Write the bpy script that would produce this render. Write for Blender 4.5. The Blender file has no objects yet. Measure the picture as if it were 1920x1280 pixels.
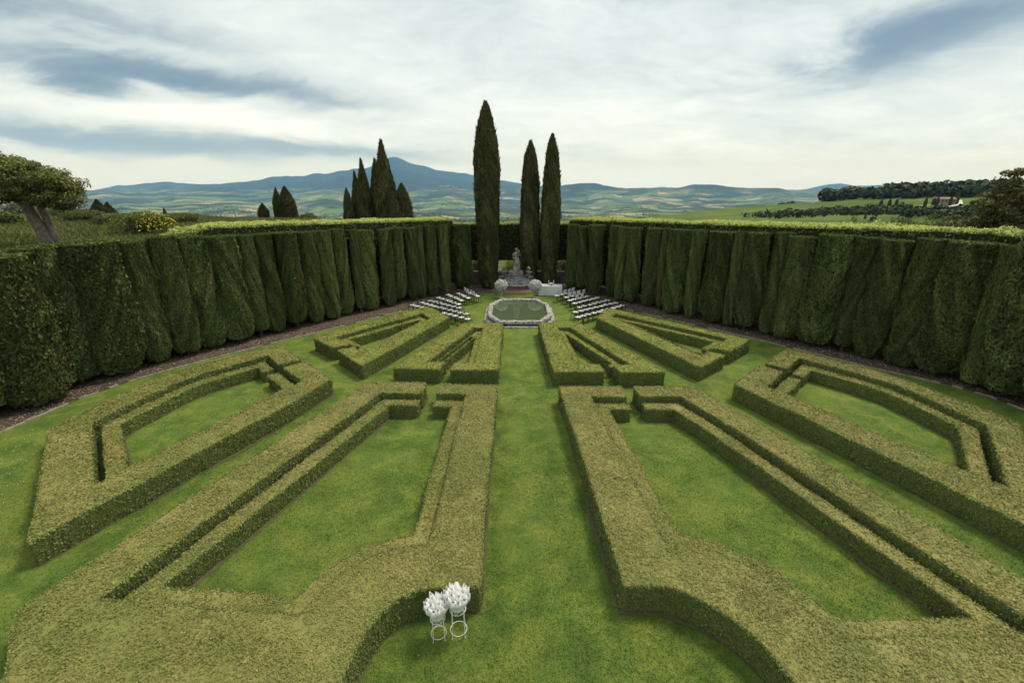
import bpy, bmesh, math, random
import numpy as np
from mathutils import Vector, Matrix
from mathutils.geometry import tessellate_polygon

SC = bpy.context.scene
COL = SC.collection
R = math.radians

# ------------------------------------------------------------------ camera
F, HZ, EYE = 850.0, 347.0, 8.0            # focal length and horizon row on a 1920 px wide frame
PITCH = math.atan((640 - HZ) / F)
PC, PS = math.cos(PITCH), math.sin(PITCH)
cam_d = bpy.data.cameras.new('camera')
cam_d.sensor_width = 36.0
cam_d.lens = F / 1920 * 36.0
cam_d.clip_start = 0.1
cam_d.clip_end = 120000.0
cam = bpy.data.objects.new('camera', cam_d)
COL.objects.link(cam)
cam.location = (0, 0, EYE)
cam.rotation_euler = (math.pi / 2 - PITCH, 0, 0)
SC.camera = cam

# ------------------------------------------------------------------ world, sun, exposure
SUN_AZ, SUN_EL = 55.0, 60.0               # ahead and to the right, behind thin cloud
world = bpy.data.worlds.new('World')
SC.world = world
world.use_nodes = True
wt = world.node_tree
wt.nodes.clear()


def wn(kind, **kw):
    n = wt.nodes.new(kind)
    for k, v in kw.items():
        setattr(n, k, v)
    return n


def wmath(op, a, b=None, c=None, clamp=False):
    n = wn('ShaderNodeMath', operation=op)
    n.use_clamp = clamp
    for i, v in enumerate((a, b, c)):
        if v is None:
            continue
        if isinstance(v, (int, float)):
            n.inputs[i].default_value = v
        else:
            wt.links.new(v, n.inputs[i])
    return n.outputs[0]


def wramp(fac, stops):
    n = wn('ShaderNodeValToRGB')
    el = n.color_ramp.elements
    while len(el) < len(stops):
        el.new(0.5)
    for e, (p, c) in zip(el, stops):
        e.position = p
        e.color = (c, c, c, 1) if isinstance(c, (int, float)) else (*c, 1)
    wt.links.new(fac, n.inputs[0])
    return n.outputs[0]


def wmix(fac, a, b):
    n = wn('ShaderNodeMix', data_type='RGBA')
    for s, v in ((0, fac), (6, a), (7, b)):
        if isinstance(v, (int, float)):
            n.inputs[s].default_value = v
        elif isinstance(v, tuple):
            n.inputs[s].default_value = (*v, 1)
        else:
            wt.links.new(v, n.inputs[s])
    return n.outputs[2]


tc = wn('ShaderNodeTexCoord')
sep = wn('ShaderNodeSeparateXYZ')
wt.links.new(tc.outputs['Generated'], sep.inputs[0])
dx, dy, dz = sep.outputs
den = wmath('MAXIMUM', wmath('ADD', dz, 0.20), 0.05)
cx = wmath('DIVIDE', dx, den)
cy = wmath('DIVIDE', dy, den)


def cloud_noise(sx, sy, ox, oy, scale, detail, rough, dist):
    cmb = wn('ShaderNodeCombineXYZ')
    wt.links.new(wmath('MULTIPLY_ADD', cx, sx, ox), cmb.inputs[0])
    wt.links.new(wmath('MULTIPLY_ADD', cy, sy, oy), cmb.inputs[1])
    nz = wn('ShaderNodeTexNoise', noise_dimensions='2D')
    nz.inputs['Scale'].default_value = scale
    nz.inputs['Detail'].default_value = detail
    nz.inputs['Roughness'].default_value = rough
    nz.inputs['Distortion'].default_value = dist
    wt.links.new(cmb.outputs[0], nz.inputs['Vector'])
    return nz.outputs['Fac']


wisp = cloud_noise(0.8, 0.9, 2.7, 6.2, 1.7, 6.0, 0.6, 0.6)
rag = cloud_noise(0.8, 0.95, 7.3, 4.4, 2.0, 9.0, 0.60, 0.5)
fine = cloud_noise(0.8, 1.0, 1.3, 9.1, 6.0, 8.0, 0.62, 0.7)
jx = wmath('ADD', cx, wmath('MULTIPLY', wmath('SUBTRACT', rag, 0.5), 0.62))
jy = wmath('ADD', cy, wmath('MULTIPLY', wmath('SUBTRACT', wisp, 0.5), 0.62))


def bank(x, y, ang, length, width, amp):
    """a long cloud bank lying over the point (x, y) of the cloud deck"""
    ca, sa = math.cos(ang), math.sin(ang)
    ax = wmath('SUBTRACT', jx, x)
    ay = wmath('SUBTRACT', jy, y)
    u = wmath('DIVIDE', wmath('ADD', wmath('MULTIPLY', ax, ca), wmath('MULTIPLY', ay, sa)), length)
    v = wmath('DIVIDE', wmath('ADD', wmath('MULTIPLY', ax, -sa), wmath('MULTIPLY', ay, ca)), width)
    q = wmath('ADD', wmath('MULTIPLY', u, u), wmath('MULTIPLY', v, v))
    return wmath('MULTIPLY', wmath('EXPONENT', wmath('MULTIPLY', q, -1.0)), amp)


cov = wmath('ADD', wmath('MULTIPLY', wmath('SUBTRACT', rag, 0.5), 0.42), wmath('MULTIPLY', wmath('SUBTRACT', fine, 0.5), 0.20))
cov = wmath('ADD', cov, 0.345)
for args in ((-1.38, 2.30, 0.69, 0.85, 0.15, 0.46), (-1.72, 2.18, 0.57, 0.50, 0.13, 0.38), (-2.40, 2.94, 0.96, 0.85, 0.26, 0.60),
             (-1.46, 3.48, 0.54, 0.95, 0.22, 0.52), (-1.62, 2.84, 0.75, 0.70, 0.20, -0.34), (0.2, 3.0, 0.2, 1.2, 0.5, -0.14),
             (1.52, 1.84, 1.88, 0.50, 0.24, 0.66), (-1.6, 1.70, 0.6, 0.55, 0.12, 0.34), (0.6, 1.6, 0.3, 0.5, 0.25, 0.14),
             (2.9, 4.3, -0.5, 1.3, 0.3, 0.2), (-0.8, -2.0, 0.4, 2.0, 0.6, 0.4), (1.8, -2.2, 0.9, 2.0, 0.6, 0.35)):
    cov = wmath('ADD', cov, bank(*args))
lit = wramp(cov, [(0.0, (0.90, 0.92, 0.85)), (0.20, (0.76, 0.80, 0.76)), (0.40, (0.57, 0.625, 0.605)),
                  (0.58, (0.37, 0.43, 0.445)), (0.78, (0.22, 0.285, 0.32)), (1.0, (0.15, 0.215, 0.26))])
hor = wramp(dz, [(0.0, 1.0), (0.028, 0.75), (0.055, 0.22), (0.12, 0.0)])
sky_col = wmix(wmath('MULTIPLY', hor, 0.80), lit, (0.66, 0.79, 0.92))
sky = wn('ShaderNodeTexSky', sky_type='NISHITA')
sky.sun_disc = False
sky.sun_elevation = R(SUN_EL)
sky.sun_rotation = R(SUN_AZ)
sky.altitude = 550
bg_sky = wn('ShaderNodeBackground')
bg_sky.inputs['Strength'].default_value = 0.10
wt.links.new(sky.outputs[0], bg_sky.inputs['Color'])
bg_cloud = wn('ShaderNodeBackground')
bg_cloud.inputs['Strength'].default_value = 0.63
wt.links.new(sky_col, bg_cloud.inputs['Color'])
mixw = wn('ShaderNodeMixShader')
above = wmath('MULTIPLY', wramp(wmath('MULTIPLY_ADD', dz, 5.0, 0.5), [(0.40, 0.0), (0.50, 1.0)]), 0.90)
wt.links.new(above, mixw.inputs[0])
wt.links.new(bg_sky.outputs[0], mixw.inputs[1])
wt.links.new(bg_cloud.outputs[0], mixw.inputs[2])
wo = wn('ShaderNodeOutputWorld')
wt.links.new(mixw.outputs[0], wo.inputs['Surface'])

sun_d = bpy.data.lights.new('sun', 'SUN')
sun_d.energy = 1.3
sun_d.angle = R(14)
sun_d.color = (1.0, 0.92, 0.78)
sun = bpy.data.objects.new('sun', sun_d)
COL.objects.link(sun)
sd = Vector((math.sin(R(SUN_AZ)) * math.cos(R(SUN_EL)), math.cos(R(SUN_AZ)) * math.cos(R(SUN_EL)), math.sin(R(SUN_EL))))
sun.rotation_euler = sd.to_track_quat('Z', 'Y').to_euler()
sun.location = (20, 20, 60)

SC.view_settings.view_transform = 'Standard'
SC.view_settings.look = 'None'
SC.view_settings.exposure = 1.05
SC.view_settings.gamma = 1.0
SC.view_settings.use_curve_mapping = False
SC.render.engine = 'CYCLES'
SC.cycles.max_bounces = 6
SC.cycles.transparent_max_bounces = 8
SC.cycles.volume_bounces = 1
SC.cycles.use_denoising = True
SC.cycles.caustics_reflective = False
SC.cycles.caustics_refractive = False

# ------------------------------------------------------------------ helpers
rng = np.random.default_rng(7)


def tag(o, label=None, cat=None, group=None, kind=None):
    for k, v in (('label', label), ('category', cat), ('group', group), ('kind', kind)):
        if v:
            o[k] = v
    return o


def empty(name, loc=(0, 0, 0), rz=0.0):
    o = bpy.data.objects.new(name, None)
    o.empty_display_size = 0.2
    COL.objects.link(o)
    o.location = loc
    o.rotation_euler = (0, 0, rz)
    return o


def copy_tree(o, parent=None):
    c = o.copy()
    COL.objects.link(c)
    c.parent = parent
    for ch in list(o.children):
        copy_tree(ch, c)
    return c


class MB:
    """collects numpy chunks and links them as one mesh object"""

    def __init__(self):
        self.ch = []

    def add(self, V, Fc, mat=0, tint=None, smooth=False):
        V = np.asarray(V, dtype=np.float32).reshape(-1, 3)
        self.ch.append((V, Fc, mat, tint, smooth))
        return self

    def quads(self, V, Fc, mat=0, tint=None, smooth=False):
        return self.add(V, np.asarray(Fc, dtype=np.int32), mat, tint, smooth)

    def polys(self, V, faces, mat=0, smooth=False):
        bysize = {}
        for f in faces:
            bysize.setdefault(len(f), []).append(f)
        first = True
        for k, fs in bysize.items():
            self.add(V, np.array(fs, dtype=np.int32), mat, None, smooth)
        return self

    def box(self, c, s, rz=0.0, mat=0):
        cx_, cy_, cz_ = c
        V = np.array([[x, y, z] for x in (-.5, .5) for y in (-.5, .5) for z in (-.5, .5)]) * np.array(s)
        ca, sa = math.cos(rz), math.sin(rz)
        V = np.stack([V[:, 0] * ca - V[:, 1] * sa + cx_, V[:, 0] * sa + V[:, 1] * ca + cy_, V[:, 2] + cz_], 1)
        Fc = [[0, 1, 3, 2], [4, 6, 7, 5], [0, 4, 5, 1], [2, 3, 7, 6], [0, 2, 6, 4], [1, 5, 7, 3]]
        return self.quads(V, Fc, mat)

    def tube(self, pts, rad, n=6, mat=0, closed=False, smooth=True):
        pts = [Vector(p) for p in pts]
        rad = rad if hasattr(rad, '__len__') else [rad] * len(pts)
        V, Fc, m = [], [], len(pts)
        for i, p in enumerate(pts):
            a = pts[(i - 1) % m] if (closed or i > 0) else p
            b = pts[(i + 1) % m] if (closed or i < m - 1) else p
            t = (b - a).normalized() if (b - a).length > 1e-9 else Vector((0, 0, 1))
            u = t.orthogonal().normalized() if abs(t.z) < 0.9 else t.cross(Vector((0, 1, 0))).normalized()
            if abs(t.z) < 0.9:
                u = t.cross(Vector((0, 0, 1))).normalized()
            w = t.cross(u)
            for k in range(n):
                an = 2 * math.pi * k / n
                V.append(p + (u * math.cos(an) + w * math.sin(an)) * rad[i])
        for i in range(m if closed else m - 1):
            j = (i + 1) % m
            for k in range(n):
                l = (k + 1) % n
                Fc.append([i * n + k, i * n + l, j * n + l, j * n + k])
        self.quads(V, Fc, mat, None, smooth)
        if not closed:
            for i in (0, m - 1):
                self.polys(V, [[i * n + k for k in (range(n) if i else reversed(range(n)))]], mat)
        return self

    def lathe(self, prof, n=16, c=(0, 0, 0), mat=0, smooth=True, cap=True, sx=1.0, sy=1.0):
        V, Fc = [], []
        for r_, z_ in prof:
            for k in range(n):
                a = 2 * math.pi * k / n
                V.append((c[0] + r_ * math.cos(a) * sx, c[1] + r_ * math.sin(a) * sy, c[2] + z_))
        for i in range(len(prof) - 1):
            for k in range(n):
                l = (k + 1) % n
                Fc.append([i * n + k, i * n + l, (i + 1) * n + l, (i + 1) * n + k])
        self.quads(V, Fc, mat, None, smooth)
        if cap:
            self.polys(V, [[k for k in reversed(range(n))], [(len(prof) - 1) * n + k for k in range(n)]], mat)
        return self

    def prism(self, poly, z0, z1, mat_side=0, mat_top=None, bottom=False):
        n = len(poly)
        V = [(x, y, z0) for x, y in poly] + [(x, y, z1) for x, y in poly]
        area = sum(poly[i][0] * poly[(i + 1) % n][1] - poly[(i + 1) % n][0] * poly[i][1] for i in range(n))
        side = [[i, (i + 1) % n, n + (i + 1) % n, n + i] for i in range(n)]
        if area < 0:
            side = [f[::-1] for f in side]
        self.quads(V, side, mat_side)
        for t in tessellate_polygon([[Vector((x, y, 0)) for x, y in poly]]):
            a, b, c_ = (poly[i] for i in t)
            up = (b[0] - a[0]) * (c_[1] - a[1]) - (b[1] - a[1]) * (c_[0] - a[0]) > 0
            tt = list(t) if up else list(t)[::-1]
            self.polys(V, [[n + i for i in tt]], mat_side if mat_top is None else mat_top)
            if bottom:
                self.polys(V, [[i for i in reversed(tt)]], mat_side)
        return self

    def build(self, name, mats, parent=None, loc=None):
        mats = mats if isinstance(mats, (list, tuple)) else [mats]
        me = bpy.data.meshes.new(name)
        off, Vs, L, LS, MI, TI, SM = 0, [], [], [], [], [], []
        loff = 0
        for V, Fc, mat, tint, smooth in self.ch:
            Vs.append(V)
            nf, k = Fc.shape
            L.append((Fc + off).ravel())
            LS.append(loff + np.arange(nf) * k)
            MI.append(np.full(nf, mat, dtype=np.int32))
            TI.append(np.full(nf, 0.5, dtype=np.float32) if tint is None else np.asarray(tint, dtype=np.float32))
            SM.append(np.full(nf, smooth, dtype=bool))
            off += len(V)
            loff += nf * k
        Vs = np.concatenate(Vs)
        L = np.concatenate(L).astype(np.int32)
        LS = np.concatenate(LS).astype(np.int32)
        me.vertices.add(len(Vs))
        me.vertices.foreach_set('co', Vs.ravel())
        me.loops.add(len(L))
        me.loops.foreach_set('vertex_index', L)
        me.polygons.add(len(LS))
        me.polygons.foreach_set('loop_start', LS)
        me.polygons.foreach_set('material_index', np.concatenate(MI))
        me.polygons.foreach_set('use_smooth', np.concatenate(SM))
        at_ = me.attributes.new('tint', 'FLOAT', 'FACE')
        at_.data.foreach_set('value', np.concatenate(TI))
        me.update(calc_edges=True)
        for m in mats:
            me.materials.append(m)
        o = bpy.data.objects.new(name, me)
        COL.objects.link(o)
        o.parent = parent
        if loc is not None:
            o.location = loc
        return o


def unit(a):
    return a / np.maximum(np.linalg.norm(a, axis=1, keepdims=True), 1e-9)


def leaf_quads(mb, P, N, size, tint, mat, jitter=0.7, aspect=0.6, up=None, tri=False):
    """one diamond leaf for every point: its face is turned towards N with random scatter"""
    n = len(P)
    if n == 0:
        return
    size = np.broadcast_to(np.asarray(size, dtype=float), (n,))[:, None]
    N = unit(N + rng.normal(0, jitter, (n, 3)))
    if up is None:
        T = unit(np.cross(N, rng.normal(0, 1, (n, 3))))
    else:
        T = unit(up + rng.normal(0, 0.25, (n, 3)))
        N = unit(N - T * np.sum(N * T, 1, keepdims=True))
    B = np.cross(N, T)
    a = T * size * 0.5
    b = B * size * 0.5 * aspect
    if tri:                                               # a pointed leaf of one triangle
        V = np.stack([P - a + b * 1.15, P - a - b * 1.15, P + a * 0.9], 1).reshape(-1, 3)
        mb.quads(V, np.arange(n * 3, dtype=np.int32).reshape(n, 3), mat, tint)
        return
    V = np.stack([P - a, P + b, P + a, P - b], 1).reshape(-1, 3)
    Fc = np.arange(n * 4, dtype=np.int32).reshape(n, 4)
    mb.quads(V, Fc, mat, tint)


def _hash(ix, iy, seed):
    h = (ix.astype(np.int64) * 374761393 + iy.astype(np.int64) * 668265263 + seed * 982451653) & 0xffffffff
    h = ((h ^ (h >> 13)) * 1274126177) & 0xffffffff
    return ((h ^ (h >> 16)) & 0xffff) / 65535.0


def vnoise(x, y, seed=0):
    x = np.asarray(x, dtype=float)
    y = np.asarray(y, dtype=float)
    ix, iy = np.floor(x), np.floor(y)
    fx, fy = x - ix, y - iy
    fx, fy = fx * fx * (3 - 2 * fx), fy * fy * (3 - 2 * fy)
    a, b = _hash(ix, iy, seed), _hash(ix + 1, iy, seed)
    c, d = _hash(ix, iy + 1, seed), _hash(ix + 1, iy + 1, seed)
    return (a * (1 - fx) + b * fx) * (1 - fy) + (c * (1 - fx) + d * fx) * fy


def fbm(x, y, oct_=4, seed=0):
    s, a, t = 0, 0.5, 0
    for k in range(oct_):
        s = s + a * vnoise(np.asarray(x) * 2 ** k, np.asarray(y) * 2 ** k, seed + k * 17)
        t += a
        a *= 0.5
    return s / t


def sstep(x, a, b):
    t = np.clip((np.asarray(x, dtype=float) - a) / (b - a), 0, 1)
    return t * t * (3 - 2 * t)


def inside(px, py, poly):
    r = np.zeros(len(px), dtype=bool)
    n = len(poly)
    for i in range(n):
        x1, y1 = poly[i]
        x2, y2 = poly[(i + 1) % n]
        c_ = ((y1 > py) != (y2 > py)) & (px < (x2 - x1) * (py - y1) / (y2 - y1 + 1e-12) + x1)
        r ^= c_
    return r


# ------------------------------------------------------------------ materials
class Mat:
    def __init__(self, name):
        self.m = bpy.data.materials.new(name)
        self.m.use_nodes = True
        self.t = self.m.node_tree
        self.b = self.t.nodes['Principled BSDF']
        self.out = self.t.nodes['Material Output']

    def n(self, kind, **kw):
        x = self.t.nodes.new(kind)
        for k, v in kw.items():
            setattr(x, k, v)
        return x

    def put(self, v, sock):
        if isinstance(v, (int, float)):
            sock.default_value = v
        elif isinstance(v, tuple):
            sock.default_value = (*v, 1) if len(v) == 3 and sock.type == 'RGBA' else v
        else:
            self.t.links.new(v, sock)

    def math(self, op, a, b=None, c=None, clamp=False):
        x = self.n('ShaderNodeMath', operation=op)
        x.use_clamp = clamp
        for i, v in enumerate((a, b, c)):
            if v is not None:
                self.put(v, x.inputs[i])
        return x.outputs[0]

    def mix(self, f, a, b, mode='MIX'):
        x = self.n('ShaderNodeMix', data_type='RGBA', blend_type=mode)
        self.put(f, x.inputs[0])
        self.put(a, x.inputs[6])
        self.put(b, x.inputs[7])
        return x.outputs[2]

    def ramp(self, f, stops, interp='LINEAR'):
        x = self.n('ShaderNodeValToRGB')
        x.color_ramp.interpolation = interp
        el = x.color_ramp.elements
        while len(el) < len(stops):
            el.new(0.5)
        for e, (p, c) in zip(el, stops):
            e.position = p
            e.color = (c, c, c, 1) if isinstance(c, (int, float)) else (*c, 1)
        self.t.links.new(f, x.inputs[0])
        return x.outputs[0]

    def pos(self, world_=True):
        if world_:
            return self.n('ShaderNodeNewGeometry').outputs['Position']
        return self.n('ShaderNodeTexCoord').outputs['Object']

    def noise(self, scale, detail=4, rough=0.55, vec=None, dist=0.0, world_=True, stretch=None):
        x = self.n('ShaderNodeTexNoise')
        x.inputs['Scale'].default_value = scale
        x.inputs['Detail'].default_value = detail
        x.inputs['Roughness'].default_value = rough
        x.inputs['Distortion'].default_value = dist
        v = vec if vec is not None else self.pos(world_)
        if stretch:
            mp = self.n('ShaderNodeMapping')
            mp.inputs['Scale'].default_value = stretch
            self.t.links.new(v, mp.inputs[0])
            v = mp.outputs[0]
        self.t.links.new(v, x.inputs['Vector'])
        return x.outputs['Fac']

    def attr(self, name='tint'):
        x = self.n('ShaderNodeAttribute')
        x.attribute_name = name
        return x.outputs['Fac']

    def bump(self, h, strength=0.5, dist=0.02):
        x = self.n('ShaderNodeBump')
        x.inputs['Strength'].default_value = strength
        x.inputs['Distance'].default_value = dist
        self.t.links.new(h, x.inputs['Height'])
        self.t.links.new(x.outputs[0], self.b.inputs['Normal'])

    def set(self, color=None, rough=0.8, spec=0.3, metal=0.0):
        if color is not None:
            self.put(color, self.b.inputs['Base Color'])
        self.b.inputs['Roughness'].default_value = rough
        self.b.inputs['Specular IOR Level'].default_value = spec
        self.b.inputs['Metallic'].default_value = metal
        return self

    def translucent(self, color, f):
        tr = self.n('ShaderNodeBsdfTranslucent')
        self.put(color, tr.inputs[0])
        ms = self.n('ShaderNodeMixShader')
        ms.inputs[0].default_value = f
        self.t.links.new(self.b.outputs[0], ms.inputs[1])
        self.t.links.new(tr.outputs[0], ms.inputs[2])
        self.t.links.new(ms.outputs[0], self.out.inputs['Surface'])


def leaf_mat(name, stops, patch=None, patch_scale=0.8, trans=0.25, rough=0.65, spec=0.25, world_=True, vary=False):
    M = Mat(name)
    col = M.ramp(M.attr(), stops)
    if patch:
        f = M.ramp(M.noise(patch_scale, 3, 0.6, world_=world_), [(0.40, 0.0), (0.66, 1.0)])
        col = M.mix(M.math('MULTIPLY', f, patch[1]), col, patch[0])
    if vary:
        oi = M.n('ShaderNodeObjectInfo')
        col = M.mix(1.0, col, M.ramp(oi.outputs['Random'], [(0.0, (0.78, 0.74, 0.72)), (0.5, (1.0, 1.0, 1.0)), (1.0, (1.22, 1.25, 1.1))]), 'MULTIPLY')
    M.set(col, rough, spec)
    if trans:
        M.translucent(col, trans)
    return M.m


def plain(name, color, rough=0.7, spec=0.3, metal=0.0, var=0.15, scale=6.0, bump=0.0, dark=None, world_=False):
    M = Mat(name)
    f = M.noise(scale, 5, 0.6, world_=world_)
    d = dark if dark else tuple(c * (1 - var) for c in color)
    l = color if dark else tuple(min(1, c * (1 + var * 0.5)) for c in color)
    M.set(M.ramp(f, [(0.30, d), (0.70, l)]), rough, spec, metal)
    if bump:
        M.bump(M.noise(scale * 4, 6, 0.65, world_=world_), bump, 0.02)
    return M.m


def plain_t(name, f, color, *a, **k):
    m = plain(name, color, *a, **k)
    nt = m.node_tree
    tr = nt.nodes.new('ShaderNodeBsdfTranslucent')
    tr.inputs[0].default_value = (*color, 1)
    ms = nt.nodes.new('ShaderNodeMixShader')
    ms.inputs[0].default_value = f
    nt.links.new(nt.nodes['Principled BSDF'].outputs[0], ms.inputs[1])
    nt.links.new(tr.outputs[0], ms.inputs[2])
    nt.links.new(ms.outputs[0], nt.nodes['Material Output'].inputs['Surface'])
    return m


MT = {}
MT['box_core'] = plain('box_core', (0.16, 0.19, 0.06), 0.9, 0.1, var=0.5, scale=20, bump=0.6, world_=True)
MT['box_top'] = leaf_mat('box_top', [(0.0, (0.075, 0.095, 0.024)), (0.28, (0.185, 0.195, 0.050)), (0.55, (0.300, 0.275, 0.082)),
                                     (0.80, (0.365, 0.290, 0.108)), (1.0, (0.47, 0.43, 0.155))],
                         patch=((0.17, 0.205, 0.046), 0.6), patch_scale=0.6, trans=0.12)
MT['box_top_green'] = leaf_mat('box_top_green', [(0.0, (0.13, 0.155, 0.03)), (0.35, (0.24, 0.27, 0.052)), (0.7, (0.34, 0.345, 0.075)),
                                                 (1.0, (0.42, 0.44, 0.11))],
                               patch=((0.30, 0.27, 0.08), 0.6), patch_scale=0.4, trans=0.12)
MT['box_side'] = leaf_mat('box_side', [(0.0, (0.095, 0.125, 0.034)), (0.4, (0.185, 0.225, 0.062)), (0.8, (0.27, 0.31, 0.09)),
                                       (1.0, (0.40, 0.43, 0.14))],
                          patch=((0.15, 0.13, 0.05), 0.5), patch_scale=0.7, trans=0.25)
MT['cyp_core'] = plain('cyp_core', (0.035, 0.040, 0.017), 0.95, 0.05, var=0.5, scale=5, bump=0.5)
MT['cyp_leaf'] = leaf_mat('cyp_leaf', [(0.0, (0.055, 0.074, 0.029)), (0.5, (0.118, 0.158, 0.054)), (0.9, (0.19, 0.24, 0.082)),
                                       (1.0, (0.27, 0.26, 0.11))], patch=((0.125, 0.130, 0.052), 0.6), patch_scale=0.8,
                          trans=0.10, rough=0.8, spec=0.1, vary=True)
MT['cyp_tip'] = leaf_mat('cyp_tip', [(0.0, (0.05, 0.07, 0.018)), (0.6, (0.10, 0.13, 0.03)), (1.0, (0.18, 0.21, 0.055))], trans=0.2, spec=0.1)
MT['tall_leaf'] = leaf_mat('tall_leaf', [(0.0, (0.036, 0.040, 0.017)), (0.5, (0.088, 0.094, 0.036)), (0.85, (0.155, 0.155, 0.062)),
                                         (1.0, (0.24, 0.22, 0.105))], patch=((0.12, 0.10, 0.048), 0.5), patch_scale=1.2,
                           trans=0.08, rough=0.85, spec=0.08)
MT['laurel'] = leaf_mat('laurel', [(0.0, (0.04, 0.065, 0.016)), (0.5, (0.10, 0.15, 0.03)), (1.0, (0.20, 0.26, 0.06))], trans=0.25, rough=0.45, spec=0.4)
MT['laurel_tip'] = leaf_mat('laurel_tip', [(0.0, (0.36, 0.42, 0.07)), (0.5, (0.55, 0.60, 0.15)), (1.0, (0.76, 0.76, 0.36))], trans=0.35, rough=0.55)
MT['oak_leaf'] = leaf_mat('oak_leaf', [(0.0, (0.055, 0.075, 0.018)), (0.5, (0.145, 0.170, 0.042)), (1.0, (0.29, 0.30, 0.08))],
                          patch=((0.19, 0.13, 0.06), 0.6), patch_scale=0.45, trans=0.2)
MT['bush_leaf'] = leaf_mat('bush_leaf', [(0.0, (0.05, 0.07, 0.02)), (0.5, (0.12, 0.15, 0.04)), (1.0, (0.22, 0.25, 0.08))],
                           patch=((0.10, 0.09, 0.04), 0.5), patch_scale=0.6, trans=0.22)
MT['broom_leaf'] = leaf_mat('broom_leaf', [(0.0, (0.06, 0.08, 0.02)), (0.55, (0.16, 0.19, 0.04)), (0.85, (0.30, 0.30, 0.05)), (1.0, (0.60, 0.46, 0.03))], trans=0.2)
MT['broom_bloom'] = leaf_mat('broom_bloom', [(0.0, (0.55, 0.42, 0.02)), (1.0, (0.78, 0.62, 0.06))], trans=0.2)
MT['copper_leaf'] = leaf_mat('copper_leaf', [(0.0, (0.05, 0.054, 0.018)), (0.5, (0.12, 0.115, 0.038)), (1.0, (0.24, 0.21, 0.075))], trans=0.28)
MT['meadow_grass'] = leaf_mat('meadow_grass', [(0.0, (0.07, 0.10, 0.025)), (0.48, (0.14, 0.165, 0.045)), (0.75, (0.21, 0.20, 0.075)), (1.0, (0.34, 0.26, 0.14))], trans=0.2)
MT['olive_leaf'] = leaf_mat('olive_leaf', [(0.0, (0.08, 0.09, 0.05)), (0.5, (0.17, 0.18, 0.10)), (1.0, (0.28, 0.29, 0.18))], trans=0.15)
MT['bark'] = plain('bark', (0.20, 0.165, 0.14), 0.9, 0.1, var=0.55, scale=5, bump=0.9)
MT['dark_bark'] = plain('dark_bark', (0.10, 0.075, 0.055), 0.9, 0.1, var=0.5, scale=6, bump=0.8)
MT['soil'] = plain('soil', (0.155, 0.115, 0.085), 0.95, 0.05, dark=(0.065, 0.050, 0.036), scale=9, bump=0.8, world_=True)
MT['foot_soil'] = plain('foot_soil', (0.135, 0.105, 0.065), 0.95, 0.05, dark=(0.075, 0.085, 0.032), scale=5, bump=0.8, world_=True)
MT['litter'] = leaf_mat('litter', [(0.0, (0.085, 0.062, 0.045)), (0.5, (0.19, 0.14, 0.105)), (1.0, (0.34, 0.27, 0.21))], trans=0.0, rough=0.9)
MT['kerb'] = plain('kerb', (0.34, 0.29, 0.225), 0.9, 0.1, var=0.4, scale=3, bump=0.6, world_=True)
MT['white_cloth'] = plain_t('white_cloth', 0.22, (0.88, 0.885, 0.89), 0.9, 0.1, var=0.05, scale=3)
MT['cushion'] = plain_t('cushion', 0.10, (0.84, 0.83, 0.82), 0.85, 0.1, var=0.06, scale=9)
MT['chair_metal'] = plain('chair_metal', (0.022, 0.018, 0.017), 0.55, 0.4, var=0.3, scale=10)
MT['white_metal'] = plain('white_metal', (0.88, 0.87, 0.83), 0.45, 0.5, var=0.08, scale=20)
MT['white_paper'] = plain_t('white_paper', 0.4, (0.93, 0.925, 0.90), 0.8, 0.2, var=0.04, scale=12)
MT['petal'] = plain_t('petal', 0.35, (0.90, 0.89, 0.87), 0.7, 0.2, var=0.08, scale=15)
MT['wax'] = plain('wax', (0.85, 0.83, 0.76), 0.4, 0.5, var=0.03, scale=8)
MT['brick'] = plain('brick', (0.42, 0.26, 0.21), 0.95, 0.1, dark=(0.17, 0.11, 0.09), scale=7, bump=0.8, world_=True)


def stone(name, pale, dark, scale=2.5, lo=0.38, hi=0.60, pit=9.0, holes=0.46):
    M = Mat(name)
    f = M.noise(scale, 8, 0.72)
    col = M.ramp(f, [(lo, dark), (hi, pale)])
    g = M.noise(pit, 6, 0.75)
    col = M.mix(M.ramp(g, [(holes - 0.07, 0.9), (holes + 0.03, 0.0)]), col, tuple(c * 0.2 for c in dark))
    M.set(col, 0.95, 0.1)
    M.bump(g, 0.9, 0.04)
    return M.m


MT['statue_stone'] = stone('statue_stone', (0.52, 0.47, 0.42), (0.15, 0.125, 0.115), 2.6, 0.40, 0.62, 9.0, 0.47)
MT['dark_stone'] = stone('dark_stone', (0.42, 0.40, 0.41), (0.13, 0.12, 0.13), 2.0, 0.36, 0.68)
MT['coping'] = stone('coping', (0.56, 0.54, 0.49), (0.27, 0.25, 0.22), 3.2, 0.36, 0.52, 8.0, 0.49)
MT['urn_stone'] = stone('urn_stone', (0.55, 0.53, 0.47), (0.24, 0.22, 0.19), 4.0, 0.35, 0.6)


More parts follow.
